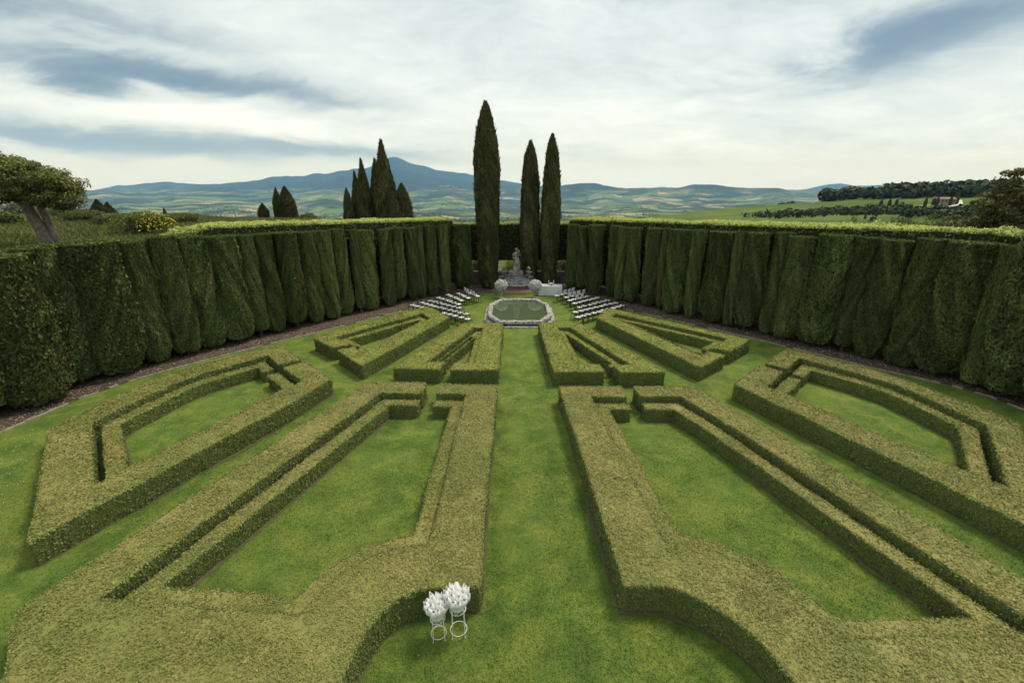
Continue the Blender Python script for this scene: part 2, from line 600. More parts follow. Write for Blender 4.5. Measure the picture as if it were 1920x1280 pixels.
def grass_material(name, tint=False):
    M = Mat(name)
    fine = M.noise(34, 5, 0.75)
    tiny = M.noise(9, 5, 0.7)
    mid = M.noise(1.3, 5, 0.62, dist=0.4)
    bigp = M.noise(0.32, 3, 0.55)
    col = M.ramp(mid, [(0.32, (0.068, 0.118, 0.024)), (0.50, (0.118, 0.178, 0.033)), (0.66, (0.195, 0.240, 0.046))])
    col = M.mix(M.ramp(bigp, [(0.44, 0.0), (0.64, 0.55)]), col, (0.165, 0.212, 0.042))
    dry = M.noise(0.75, 6, 0.66, dist=0.8)
    col = M.mix(M.ramp(dry, [(0.53, 0.0), (0.68, 0.7)]), col, (0.225, 0.235, 0.058))
    col = M.mix(M.ramp(tiny, [(0.48, 0.0), (0.66, 0.6)]), col, (0.066, 0.112, 0.027))
    src = M.attr() if tint else fine
    k = M.ramp(src, [(0.15, (0.66, 0.68, 0.62)), (0.50, (1.0, 1.0, 0.95)), (0.85, (1.35, 1.30, 1.15))])
    col = M.mix(1.0, col, k, 'MULTIPLY')
    M.set(col, 0.85, 0.12)
    if not tint:
        M.bump(fine, 0.8, 0.03)
    else:
        M.translucent(col, 0.2)
    return M.m


MT['lawn'] = grass_material('lawn')
MT['blade'] = grass_material('blade', True)

# water
M = Mat('pool_water')
M.set((0.085, 0.115, 0.058), 0.02, 0.75)
M.b.inputs['IOR'].default_value = 1.33
M.bump(M.noise(5, 2, 0.5), 0.04, 0.02)
MT['water'] = M.m

# land
M = Mat('land')
P = M.pos()
ln = M.n('ShaderNodeVectorMath', operation='LENGTH')
M.t.links.new(P, ln.inputs[0])
dist = ln.outputs['Value']
sepz = M.n('ShaderNodeSeparateXYZ')
M.t.links.new(P, sepz.inputs[0])


def field_vec(rot, scl, amt, nscale):
    nz = M.n('ShaderNodeTexNoise')
    nz.inputs['Scale'].default_value = nscale
    nz.inputs['Detail'].default_value = 3
    M.t.links.new(P, nz.inputs['Vector'])
    v1 = M.n('ShaderNodeVectorMath', operation='SUBTRACT')
    M.t.links.new(nz.outputs['Color'], v1.inputs[0])
    v1.inputs[1].default_value = (0.5, 0.5, 0.5)
    v2 = M.n('ShaderNodeVectorMath', operation='MULTIPLY_ADD')
    M.t.links.new(v1.outputs[0], v2.inputs[0])
    v2.inputs[1].default_value = (amt, amt, 0)
    M.t.links.new(P, v2.inputs[2])
    mp = M.n('ShaderNodeMapping')
    mp.inputs['Rotation'].default_value = (0, 0, rot)
    mp.inputs['Scale'].default_value = scl
    M.t.links.new(v2.outputs[0], mp.inputs[0])
    return mp.outputs[0]


fv = field_vec(0.5, (1 / 300.0, 1 / 470.0, 0.0), 180.0, 0.0021)
vo = M.n('ShaderNodeTexVoronoi', feature='F1', voronoi_dimensions='2D')
vo.inputs['Scale'].default_value = 1.0
M.t.links.new(fv, vo.inputs['Vector'])
ve = M.n('ShaderNodeTexVoronoi', feature='DISTANCE_TO_EDGE', voronoi_dimensions='2D')
ve.inputs['Scale'].default_value = 1.0
M.t.links.new(fv, ve.inputs['Vector'])
sc_ = M.n('ShaderNodeSeparateColor')
M.t.links.new(vo.outputs['Color'], sc_.inputs[0])
fields = M.ramp(sc_.outputs[0], [(0.0, (0.06, 0.13, 0.035)), (0.22, (0.12, 0.19, 0.05)), (0.42, (0.19, 0.23, 0.08)),
                                 (0.60, (0.09, 0.17, 0.05)), (0.74, (0.38, 0.36, 0.15)), (0.88, (0.42, 0.32, 0.18)), (1.0, (0.05, 0.11, 0.04))])
fields = M.mix(0.18, fields, M.ramp(M.noise(0.004, 6, 0.6), [(0.3, (0.06, 0.11, 0.035)), (0.7, (0.20, 0.23, 0.09))]))
woods = M.ramp(M.noise(0.00085, 7, 0.62, dist=0.6), [(0.47, 0.0), (0.53, 0.9)])
rows_ = M.math('MULTIPLY', M.ramp(ve.outputs['Distance'], [(0.03, 1.0), (0.06, 0.0)]), M.ramp(M.noise(0.004, 3), [(0.42, 0.0), (0.52, 1.0)]))
woods = M.math('MAXIMUM', woods, rows_)
high = M.ramp(M.math('MULTIPLY_ADD', sepz.outputs[2], 1 / 1000.0, M.math('MULTIPLY_ADD', M.noise(0.0007, 7, 0.65), 0.42, 0.10)), [(0.09, 0.0), (0.24, 0.95)])
woods = M.math('MAXIMUM', woods, high)
far_col = M.mix(woods, fields, (0.030, 0.045, 0.024))
hill = M.ramp(M.noise(0.011, 9, 0.68, dist=0.8), [(0.30, (0.045, 0.080, 0.020)), (0.48, (0.095, 0.135, 0.032)), (0.62, (0.14, 0.175, 0.045)), (0.78, (0.22, 0.21, 0.08))])
mead = M.ramp(M.noise(0.5, 6, 0.65), [(0.3, (0.055, 0.070, 0.018)), (0.55, (0.115, 0.115, 0.034)), (0.75, (0.21, 0.165, 0.075))])
mead = M.mix(1.0, mead, M.ramp(M.noise(9, 5, 0.7), [(0.3, 0.6), (0.7, 1.3)]), 'MULTIPLY')
c1 = M.mix(M.ramp(M.math('MULTIPLY', dist, 1 / 5000.0), [(0.25, 0.0), (0.36, 1.0)]), hill, far_col)
c2 = M.mix(M.ramp(M.math('MULTIPLY', dist, 1 / 300.0), [(0.28, 0.0), (0.6, 1.0)]), mead, c1)
M.set(c2, 0.95, 0.05)
MT['land'] = M.m
MT['wood'] = leaf_mat('wood', [(0.0, (0.030, 0.040, 0.018)), (0.6, (0.065, 0.080, 0.032)), (1.0, (0.12, 0.135, 0.055))], trans=0.0, rough=0.95)
MT['road'] = plain('road', (0.62, 0.58, 0.50), 0.95, 0.1, var=0.2, scale=0.1, world_=True)
MT['house_wall'] = plain('house_wall', (0.60, 0.53, 0.44), 0.95, 0.1, var=0.3, scale=0.05, world_=True)
MT['farm_wall'] = plain('farm_wall', (0.30, 0.235, 0.185), 0.95, 0.1, var=0.3, scale=0.2, world_=True)
MT['roof'] = plain('roof', (0.36, 0.22, 0.15), 0.95, 0.1, var=0.3, scale=0.2, world_=True)
MT['dark_pane'] = plain('dark_pane', (0.03, 0.03, 0.035), 0.3, 0.5, var=0.2, scale=1)

# ------------------------------------------------------------------ the lie of the land
# rows: distance from the garden (m); columns: bearing; values: how far the ground there stands below or above eye level,
# written as the row at which it is seen on the 1280-row frame (347 is eye level)
BX = np.array([-900, -300, 0, 180, 300, 450, 540, 600, 680, 735, 790, 850, 935, 1000, 1085, 1180, 1250, 1340, 1400, 1450, 1500, 1560, 1600, 1700, 1800, 1920, 2300, 3000], dtype=float)


def row(pairs):
    p = np.array(pairs, dtype=float)
    return np.interp(BX, p[:, 0], p[:, 1])


LAND = [
    (60, row([(0, 470), (900, 470), (1920, 470)])),
    (150, row([(0, 462), (900, 462), (1920, 455)])),
    (300, row([(0, 450), (900, 450), (1300, 442), (1600, 432), (1920, 425)])),
    (500, row([(0, 441), (1050, 438), (1180, 428), (1300, 412), (1500, 404), (1700, 402), (1920, 398)])),
    (700, row([(0, 434), (1050, 430), (1180, 413), (1260, 403), (1320, 395), (1400, 387), (1500, 381), (1560, 384), (1700, 387), (1800, 386), (1920, 380)])),
    (900, row([(0, 429), (1050, 426), (1250, 412), (1340, 402), (1450, 392), (1520, 384), (1560, 376), (1600, 371), (1700, 366), (1800, 362), (1920, 358)])),
    (1500, row([(0, 420), (1100, 418), (1400, 405), (1600, 396), (1920, 390)])),
    (4000, row([(0, 411), (300, 412), (600, 410), (900, 409), (1300, 405), (1600, 400), (1920, 396)])),
    (6500, row([(0, 402), (300, 403), (600, 400), (735, 400), (900, 399), (1085, 401), (1300, 393), (1500, 388), (1920, 386)])),
    (10000, row([(0, 384), (180, 381), (450, 382), (540, 374), (600, 372), (680, 384), (735, 386), (850, 378), (1000, 384), (1085, 382), (1250, 378), (1400, 374), (1500, 374), (1920, 372)])),
    (14000, row([(0, 368), (180, 366), (300, 363), (450, 360), (600, 358), (735, 360), (850, 350), (935, 355), (1000, 356), (1085, 345), (1130, 350), (1180, 349), (1250, 355), (1340, 351), (1400, 353), (1450, 355), (1500, 366), (1920, 366)])),
    (18000, row([(0, 357), (180, 355), (300, 354), (450, 348), (600, 338), (680, 326), (735, 318), (790, 328), (850, 336), (935, 346), (1000, 350), (1085, 352), (1400, 362), (1920, 362)])),
    (22000, row([(0, 354), (180, 353), (300, 351), (400, 346), (470, 338), (540, 330), (600, 325), (640, 320), (680, 312), (715, 303), (735, 299), (755, 302), (790, 313), (830, 319), (880, 327), (935, 337), (1000, 345), (1085, 349), (1250, 360), (1920, 360)])),
    (23600, row([(0, 360), (735, 345), (1000, 358), (1920, 358)])),
    (26000, row([(0, 352), (180, 350), (240, 340), (300, 343), (400, 343), (450, 346), (1340, 358), (1450, 357), (1500, 354), (1600, 351), (1700, 353), (1920, 350)])),
    (27500, row([(0, 353), (1920, 353)])),
]
LR = np.log(np.array([r_ for r_, _ in LAND]))
LT = np.array([t for _, t in LAND])


def land_far(x, y):
    r = np.maximum(np.hypot(x, y), 1.0)
    az = np.clip(np.arctan2(x, y), -1.15, 1.15)
    b = np.clip(960 + F * np.tan(az) / PC, BX[0], BX[-1])
    lr = np.clip(np.log(r), LR[0], LR[-1] - 1e-6)
    i = np.clip(np.searchsorted(LR, lr, side='right') - 1, 0, len(LR) - 2)
    t = (lr - LR[i]) / (LR[i + 1] - LR[i])
    t = t * t * (3 - 2 * t)
    j = np.clip(np.searchsorted(BX, b, side='right') - 1, 0, len(BX) - 2)
    u = (b - BX[j]) / (BX[j + 1] - BX[j])
    u = u * u * (3 - 2 * u)
    py = (LT[i, j] * (1 - u) + LT[i, j + 1] * u) * (1 - t) + (LT[i + 1, j] * (1 - u) + LT[i + 1, j + 1] * u) * t
    v = (py - 640) / F
    xx = np.tan(az) / PC
    slope = (-PS - v * PC) / np.hypot(xx * PC, PC - v * PS)
    z = EYE + slope * r
    w = np.where(r > 3000, r * 0.020, r * 0.012)
    z = z + w * (fbm(x / (120 + r * 0.07), y / (120 + r * 0.07), 5, 3) - 0.5) * sstep(r, 300, 1200)
    return z


def land_near(x, y):
    dl = (x + 19.5) * -0.832 + (y - 14) * 0.555
    dr = (x - 20.5) * 0.832 + (y - 14) * 0.555
    bank = 4.75 * sstep(dl, 2.0, 5.5) * sstep(-x, 13, 21) * (1 - sstep(y, 46, 80))
    bank = bank + 0.5 * sstep(dl, 6, 22) * sstep(-x, 24, 40) * (1 - sstep(y, 46, 80))
    back = -0.09 * np.maximum(0, y - 39) - 0.10 * np.maximum(0, dr - 2.5)
    n_ = 0.25 * (fbm(x / 6, y / 6, 3, 9) - 0.5) * sstep(np.maximum(dl, np.maximum(dr, y - 38)), 3, 8)
    return -0.06 + bank + back * (1 - sstep(bank, 0.1, 2)) + n_


def land_z(x, y):
    x = np.asarray(x, dtype=float)
    y = np.asarray(y, dtype=float)
    r = np.hypot(x, y)
    w = sstep(np.log(np.maximum(r, 1)), math.log(62), math.log(170))
    return land_near(x, y) * (1 - w) + land_far(x, y) * w


az = np.concatenate([np.linspace(-1.02, 1.02, 620), np.linspace(1.02, 2 * math.pi - 1.02, 90)[1:-1]])
rr = np.concatenate([np.linspace(0.7, 62, 90), np.exp(np.linspace(math.log(63.5), math.log(27400), 180))])
A_, R_ = np.meshgrid(az, rr)
tx, ty = R_ * np.sin(A_), R_ * np.cos(A_)
tz = land_z(tx, ty)
na, nr = len(az), len(rr)
tv = np.stack([tx, ty, tz], -1).reshape(-1, 3)
ii, jj = np.meshgrid(np.arange(nr - 1), np.arange(na), indexing='ij')
j2 = (jj + 1) % na
tf = np.stack([ii * na + jj, (ii + 1) * na + jj, (ii + 1) * na + j2, ii * na + j2], -1).reshape(-1, 4)
mb = MB().quads(tv, tf, 0, None, True)
mb.polys(tv[:na], [list(range(na))])
terrain = mb.build('terrain', MT['land'])
tag(terrain, 'green valley of fields rising to blue wooded mountains', 'terrain', kind='structure')
TMIN, TMAX = float(tz.min()), float(tz.max())

# the air: far hills fade to blue through it
M = Mat('haze')
M.t.nodes.remove(M.b)
pv = M.n('ShaderNodeVolumePrincipled')
pv.inputs['Color'].default_value = (0.20, 0.48, 1.0, 1)
pv.inputs['Absorption Color'].default_value = (1, 1, 1, 1)
pv.inputs['Density'].default_value = 3.5e-5
pv.inputs['Anisotropy'].default_value = 0.0
M.t.links.new(pv.outputs[0], M.out.inputs['Volume'])
hz = MB().box((0, 0, (TMIN - 1 + TMAX + 60) / 2), (56000, 56000, TMAX + 60 - TMIN + 1)).build('haze', M.m)
tag(hz, 'pale blue haze filling the valley air', 'haze', kind='stuff')

# ------------------------------------------------------------------ lawn, soil beds, kerbs
KERB_L = [(-17.6, 9.0), (-17.5, 13.5), (-17.15, 16.1), (-16.5, 17.9), (-15.4, 19.6), (-14.0, 21.4), (-12.3, 23.5), (-10.1, 26.0), (-8.2, 28.4), (-6.9, 30.1), (-4.9, 32.9), (-3.4, 34.2), (-1.4, 34.6)]
KERB_R = [(19.6, 9.0), (19.5, 13.5), (19.1, 16.5), (18.45, 17.6), (17.2, 18.8), (15.5, 20.9), (13.3, 23.7), (10.5, 26.8), (7.7, 29.9), (6.4, 32.0), (5.2, 33.8), (3.9, 35.0), (2.2, 35.2)]


def resample(pts, step):
    p = np.array(pts, dtype=float)
    d = np.concatenate([[0], np.cumsum(np.linalg.norm(np.diff(p, axis=0), axis=1))])
    s = np.arange(0, d[-1], step)
    return np.stack([np.interp(s, d, p[:, 0]), np.interp(s, d, p[:, 1])], 1)


lx, ly = np.meshgrid(np.linspace(-23, 24, 190), np.linspace(-3, 39, 170))
lz = 0.015 * (fbm(lx / 1.5, ly / 1.5, 3, 4) - 0.5)
lv = np.stack([lx, ly, lz], -1).reshape(-1, 3)
nx_ = 190
ii, jj = np.meshgrid(np.arange(169), np.arange(nx_ - 1), indexing='ij')
lf = np.stack([ii * nx_ + jj, ii * nx_ + jj + 1, (ii + 1) * nx_ + jj + 1, (ii + 1) * nx_ + jj], -1).reshape(-1, 4)
lawn = MB().quads(lv, lf, 0, None, True).build('lawn', MT['lawn'])
tag(lawn, 'mown green lawn of the hedge garden', 'lawn', kind='structure')

for side, K in ((-1, KERB_L), (1, KERB_R)):
    k = resample(K, 0.5)
    t = np.gradient(k, axis=0)
    t /= np.linalg.norm(t, axis=1, keepdims=True)
    nrm = np.stack([-t[:, 1], t[:, 0]], 1)
    if side > 0:
        nrm = -nrm
    rings = []
    for off, h in ((0.0, 0.016), (0.5, 0.03), (1.2, 0.05), (2.2, 0.06), (3.4, 0.05), (5.0, -0.05)):
        q = k + nrm * off
        rings.append(np.column_stack([q, h + 0.03 * (fbm(q[:, 0] * 1.4, q[:, 1] * 1.4, 3, 5) - 0.5) * (off > 0)]))
    V = np.stack(rings).reshape(-1, 3)
    n = len(k)
    Fc = [[a * n + i, a * n + i + 1, (a + 1) * n + i + 1, (a + 1) * n + i] for a in range(5) for i in range(n - 1)]
    if side < 0:
        pass
    bed = MB().quads(V, Fc, 0, None, True).build('soil_bed', MT['soil'])
    tag(bed, 'strip of bare reddish soil under the %s cypress wall' % ('left' if side < 0 else 'right'), 'soil bed', kind='structure')
    # leaf litter on the bed
    m = 9000
    ti = rng.integers(0, n, m)
    off = np.abs(rng.normal(0.0, 0.9, m)) + 0.05
    q = k[ti] + nrm[ti] * off[:, None] + t[ti] * rng.uniform(-0.25, 0.25, m)[:, None]
    Pq = np.column_stack([q, 0.05 + 0.02 * rng.random(m)])
    mb = MB()
    leaf_quads(mb, Pq, np.tile([0, 0, 1.0], (m, 1)), rng.uniform(0.05, 0.11, m), rng.random(m), 0, 0.35, 0.55)
    lit_ = mb.build('leaf_litter', MT['litter'])
    tag(lit_, 'dry fallen leaves on the soil under the %s cypress wall' % ('left' if side < 0 else 'right'), 'leaf litter', kind='stuff')
    # kerb of small stones
    ks = resample(K, 0.36)
    mb = MB()
    for i in range(len(ks) - 1):
        a, b = ks[i], ks[i + 1]
        an = math.atan2(b[1] - a[1], b[0] - a[0])
        c_ = (a + b) / 2
        if random.Random(i * 3).random() < 0.12:
            continue
        mb.box((c_[0], c_[1], -0.004 + 0.022 * random.Random(i).random()), (0.34, 0.085 + 0.03 * random.Random(i + 9).random(), 0.08), an + random.Random(i + 5).uniform(-.05, .05))
    kb = mb.build('kerb', MT['kerb'])
    tag(kb, 'low pale stone edging between lawn and soil on the %s' % ('left' if side < 0 else 'right'), 'kerb', kind='structure')

# ------------------------------------------------------------------ clipped box hedges
HB, HL = 0.68, 0.51                        # heights of the tall and the low box hedge
HEDGES = {
    'L1': ([(-8.58, 20.39), (-10.05, 21.79), (-5.48, 27.97), (-5.17, 27.91), (-3.7, 25.67), (-6.44, 18.09), (-8.18, 19.99)],
           [(-7.9, 20.83), (-9.08, 21.98), (-5.44, 26.57), (-4.72, 25.42), (-6.91, 19.55), (-7.6, 20.45)]),
    'R1': ([(10.22, 19.9), (11.95, 21.54), (6.06, 27.74), (4.96, 25.55), (8.02, 17.92), (9.72, 19.37)],
           [(9.58, 20.35), (10.97, 21.69), (6.25, 26.48), (5.81, 25.89), (8.6, 19.2), (9.15, 19.85)]),
    'L2': ([(-3.07, 17.7), (-5.04, 17.8), (-2.71, 24.41), (-0.55, 24.41), (-0.59, 17.6), (-2.59, 17.64)],
           [(-3.0, 18.45), (-3.75, 18.5), (-2.09, 23.59), (-1.52, 23.59), (-1.6, 18.43), (-2.51, 18.39)]),
    'R2': ([(4.51, 17.37), (6.37, 17.41), (3.77, 24.52), (1.5, 24.46), (1.76, 17.41), (3.84, 17.41)],
           [(4.35, 18.07), (5.16, 18.19), (3.17, 23.66), (2.47, 23.62), (2.74, 18.23), (3.77, 18.19)]),
    'L3': ([(-3.38, 16.29), (-5.67, 16.36), (-9.01, 6.26), (-8.72, 5.83), (-8.0, 5.06), (-7.5, 3.6), (-2.72, 3.6), (-2.68, 4.94), (-2.64, 5.4), (-2.56, 5.8), (-2.39, 6.18), (-2.11, 6.5), (-1.75, 6.7), (-1.24, 6.76), (-0.65, 6.75), (-0.67, 8.7), (-0.58, 16.09), (-2.82, 16.18)],
           [(-3.39, 15.37), (-4.93, 15.42), (-7.77, 6.46), (-6.94, 6.38), (-5.01, 6.26), (-3.84, 6.12), (-3.6, 6.72), (-3.34, 7.15), (-3.0, 7.48), (-2.58, 7.7), (-2.15, 7.82), (-1.79, 7.87), (-1.75, 10.07), (-1.69, 15.3), (-2.82, 15.34)]),
    'R3': ([(4.7, 15.95), (6.94, 15.95), (8.07, 13.05), (9.0, 10.07), (10.04, 6.95), (10.35, 6.1), (9.9, 5.5), (9.3, 5.0), (8.9, 3.6), (4.5, 3.6), (4.44, 4.94), (4.31, 5.4), (4.2, 5.71), (3.99, 6.03), (3.66, 6.37), (3.26, 6.65), (2.96, 6.75), (2.17, 6.76), (2.07, 10.07), (1.83, 15.94), (4.19, 15.95)],
           [(4.75, 15.1), (6.2, 15.1), (7.05, 12.95), (7.95, 10.07), (9.35, 5.74), (5.62, 5.7), (5.46, 6.09), (5.31, 6.5), (5.1, 6.93), (4.78, 7.31), (4.34, 7.61), (3.8, 7.82), (3.35, 7.9), (3.2, 9.91), (2.89, 15.1), (4.21, 15.08)]),
    'L4': ([(-9.37, 18.76), (-11.21, 20.65), (-13.55, 17.97), (-14.17, 16.8), (-14.51, 15.0), (-14.65, 13.68), (-14.76, 12.79), (-10.49, 7.89), (-9.21, 11.26), (-7.92, 14.39), (-7.22, 16.65), (-9.1, 18.53)],
           [(-10.07, 18.25), (-11.12, 19.36), (-12.85, 17.1), (-13.25, 16.19), (-13.6, 14.2), (-13.75, 13.1), (-10.81, 9.81), (-9.77, 12.09), (-8.28, 16.46), (-9.71, 17.9)]),
    'R4': ([(11.06, 18.36), (13.09, 20.19), (15.01, 17.95), (15.75, 16.36), (16.1, 14.79), (16.5, 13.1), (11.95, 7.9), (11.42, 9.28), (11.16, 10.07), (8.69, 16.19), (10.72, 18.12)],
           [(11.61, 17.78), (12.89, 19.0), (14.3, 17.2), (14.95, 16.1), (15.2, 14.6), (15.37, 12.9), (12.75, 9.75), (12.3, 10.3), (9.75, 15.94), (11.24, 17.4)]),
}
WHERE = {'L1': 'far left, beside the left block of chairs', 'R1': 'far right, beside the right block of chairs',
         'L2': 'left of the grass path, just before the pool', 'R2': 'right of the grass path, just before the pool',
         'L3': 'left of the grass path, nearest the camera, behind the flower stands', 'R3': 'right of the grass path, nearest the camera',
         'L4': 'at the left edge, below the left cypress wall', 'R4': 'at the right edge, below the right cypress wall'}


def offset_line(pts, d):
    """parallel line on the right-hand side; d is one distance or one for every segment"""
    p = np.array(pts, dtype=float)
    n = len(p)
    ds = [d] * (n - 1) if np.isscalar(d) else list(d)
    seg = []
    for i in range(n - 1):
        t = (p[i + 1] - p[i]) / np.linalg.norm(p[i + 1] - p[i])
        nn = np.array([t[1], -t[0]])
        seg.append((p[i] + nn * ds[i], p[i + 1] + nn * ds[i], t))
    out = [seg[0][0]]
    for i in range(1, n - 1):
        a, ta = seg[i - 1][1], seg[i - 1][2]
        b, tb = seg[i][0], seg[i][2]
        cr = ta[0] * tb[1] - ta[1] * tb[0]
        if abs(cr) < 0.12:
            out.append((a + b) / 2)
        else:
            k = ((b - a)[0] * tb[1] - (b - a)[1] * tb[0]) / cr
            q = a + ta * k
            mid = (a + b) / 2
            v = q - mid
            L_ = np.linalg.norm(v)
            if L_ > 1.1:
                q = mid + v / L_ * 1.1
            out.append(q)
    out.append(seg[-1][1])
    return out


def poly_area(p):
    return 0.5 * sum(p[i][0] * p[(i + 1) % len(p)][1] - p[(i + 1) % len(p)][0] * p[i][1] for i in range(len(p)))


def round_poly(poly, step=0.35, wob=0.02, seed=1):
    out = []
    n = len(poly)
    for i in range(n):
        a, b = np.array(poly[i]), np.array(poly[(i + 1) % n])
        L_ = np.linalg.norm(b - a)
        k = max(1, int(L_ / step))
        for q in range(k):
            p = a + (b - a) * q / k
            if q:
                t = (b - a) / L_
                w = (float(vnoise(p[0] * 1.3, p[1] * 1.3, seed)) - 0.5) * 2 * wob
                p = p + np.array([-t[1], t[0]]) * w
            out.append((float(p[0]), float(p[1])))
    return out


def hedge(name, poly, h, top_mat, seed, z0=0.0, leaf_k=1.0):
    if poly_area(poly) < 0:
        poly = poly[::-1]
    poly = round_poly(poly, 0.3, 0.03, seed)
    n = len(poly)
    mb = MB()
    mb.prism(poly, z0 - 0.02, h - 0.02, 0, 1)
    p = np.array(poly)
    # sides
    q = np.roll(p, -1, axis=0)
    L_ = np.linalg.norm(q - p, axis=1)
    dist_ = np.hypot((p + q)[:, 0] / 2, np.hypot((p + q)[:, 1] / 2, EYE))
    size = (0.010 + 0.0024 * dist_) * leaf_k
    cnt = rng.poisson(2.5 / (size ** 2) * L_ * (h - z0))
    idx = np.repeat(np.arange(n), cnt)
    t = rng.random(len(idx))[:, None]
    P2 = p[idx] * (1 - t) + q[idx] * t
    d = (q - p)[idx] / L_[idx][:, None]
    nr_ = np.column_stack([d[:, 1], -d[:, 0], np.zeros(len(idx))])
    zr = rng.random(len(idx))
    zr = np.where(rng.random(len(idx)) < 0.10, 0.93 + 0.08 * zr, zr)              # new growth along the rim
    z = z0 + 0.02 + (h - z0 - 0.01) * zr
    frac = (z - z0) / (h - z0)
    out = rng.uniform(-0.015, 0.035, len(idx)) + 0.02 * (fbm(P2[:, 0] * 3 + z * 2, P2[:, 1] * 3 + z * 3, 2, seed) - 0.5) - 0.05 * np.maximum(0, frac - 0.9) * 6 * 0.3
    Pq = np.column_stack([P2, z]) + nr_ * out[:, None]
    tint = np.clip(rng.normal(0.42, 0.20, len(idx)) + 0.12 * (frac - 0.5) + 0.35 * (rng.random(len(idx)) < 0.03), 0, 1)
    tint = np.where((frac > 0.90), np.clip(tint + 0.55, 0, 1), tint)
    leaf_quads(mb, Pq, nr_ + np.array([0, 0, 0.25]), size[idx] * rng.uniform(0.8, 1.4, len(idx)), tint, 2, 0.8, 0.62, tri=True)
    # top
    tris = tessellate_polygon([[Vector((x, y, 0)) for x, y in poly]])
    T = np.array([[poly[i] for i in t_] for t_ in tris])
    ar = 0.5 * np.abs((T[:, 1, 0] - T[:, 0, 0]) * (T[:, 2, 1] - T[:, 0, 1]) - (T[:, 1, 1] - T[:, 0, 1]) * (T[:, 2, 0] - T[:, 0, 0]))
    cen = T.mean(1)
    dist_ = np.hypot(cen[:, 0], np.hypot(cen[:, 1], EYE))
    near = T.reshape(-1, 2)
    size = (0.010 + 0.0024 * dist_) * leaf_k
    cnt = rng.poisson(3.0 / (size ** 2) * ar)
    idx = np.repeat(np.arange(len(T)), cnt)
    u, v = rng.random(len(idx)), rng.random(len(idx))
    fl = u + v > 1
    u[fl], v[fl] = 1 - u[fl], 1 - v[fl]
    P2 = T[idx, 0] + (T[idx, 1] - T[idx, 0]) * u[:, None] + (T[idx, 2] - T[idx, 0]) * v[:, None]
    dd = np.hypot(P2[:, 0], np.hypot(P2[:, 1], EYE))
    sz = (0.010 + 0.0024 * dd) * leaf_k
    lump = fbm(P2[:, 0] * 2.2, P2[:, 1] * 2.2, 3, seed + 3) - 0.5
    small = vnoise(P2[:, 0] * 9, P2[:, 1] * 9, seed + 8) - 0.5
    z = h - 0.008 + 0.045 * lump + 0.020 * small + rng.uniform(-0.012, 0.014, len(idx))
    dug = vnoise(P2[:, 0] * 4.3, P2[:, 1] * 4.3, seed + 21) > 0.985            # thin spots left by the shears
    z = np.where(dug, z - 0.04, z)
    keep = ~(dug & (rng.random(len(idx)) < 0.55))
    brown = fbm(P2[:, 0] * 0.9, P2[:, 1] * 0.9, 3, seed + 31)
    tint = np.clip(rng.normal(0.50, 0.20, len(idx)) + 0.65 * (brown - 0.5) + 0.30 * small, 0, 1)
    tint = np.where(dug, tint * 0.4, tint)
    Pq = np.column_stack([P2, z])[keep]
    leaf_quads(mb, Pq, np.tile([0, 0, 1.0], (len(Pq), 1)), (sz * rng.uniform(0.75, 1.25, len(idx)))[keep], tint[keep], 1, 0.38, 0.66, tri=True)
    m = int(ar.sum() * 60)
    pick = rng.integers(0, len(P2), m)
    spr = np.column_stack([P2[pick], np.full(m, h + 0.015)]) + rng.normal(0, 0.01, (m, 3))
    keep2 = fbm(P2[pick][:, 0] * 1.7, P2[pick][:, 1] * 1.7, 3, seed + 55) > 0.52
    spr = spr[keep2]
    m = len(spr)
    leaf_quads(mb, spr, rng.normal(0, 1, (m, 3)), sz[pick][keep2] * rng.uniform(1.2, 1.9, m), np.clip(rng.normal(0.85, 0.15, m), 0, 1), 2, 0.3, 0.5, np.tile([0, 0, 1.0], (m, 1)) + rng.normal(0, 0.5, (m, 3)))
    return mb.build(name, [MT['box_core'], top_mat, MT['box_side']])


FOOT = []
for hi, key in enumerate(HEDGES):
    o_line, i_line = HEDGES[key]
    ring = list(o_line) + list(i_line)[::-1]
    tm = MT['box_top_green'] if key in ('L1', 'R1', 'L2', 'R2') else MT['box_top']
    FOOT.append(ring)
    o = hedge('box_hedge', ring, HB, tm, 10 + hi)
    tag(o, 'tall clipped box hedge ' + WHERE[key], 'hedge', 'clipped box hedges of the parterre')
    # the low hedge runs inside it, a hand's gap away
    sgn = 1 if poly_area(list(i_line)) < 0 else -1
    g, w = (0.28, 0.40) if key in ('L3', 'R3', 'L4', 'R4') else (0.22, 0.27)
    ns = len(i_line) - 1
    gaps = [g] * ns
    if key in ('L3', 'R3'):
        gaps = [g, g] + [0.08] * (ns - 5) + [0.05, 0.05] + [g]          # it touches the tall hedge round the foot and along the path
        if key == 'R3':
            gaps = [g, g, g, g] + [0.08] * (ns - 5) + [g]
    elif key in ('L2', 'R2'):
        gaps = [g, g, g, 0.05, 0.05]
    elif key in ('L4', 'R4'):
        gaps[-2] = 0.05
        gaps[-3 if key == 'L4' else -4 + 1] = 0.05
    a = [tuple(v) for v in offset_line(i_line, [sgn * k for k in gaps])]
    b = [tuple(v) for v in offset_line(i_line, [sgn * (k + w) for k in gaps])]
    ring2 = a + b[::-1]
    FOOT.append(ring2)
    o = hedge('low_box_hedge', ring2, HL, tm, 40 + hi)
    tag(o, 'low inner box hedge ' + WHERE[key].replace(', nearest the camera, behind the flower stands', ', by the flower stands'), 'hedge', 'low inner box hedges of the parterre')

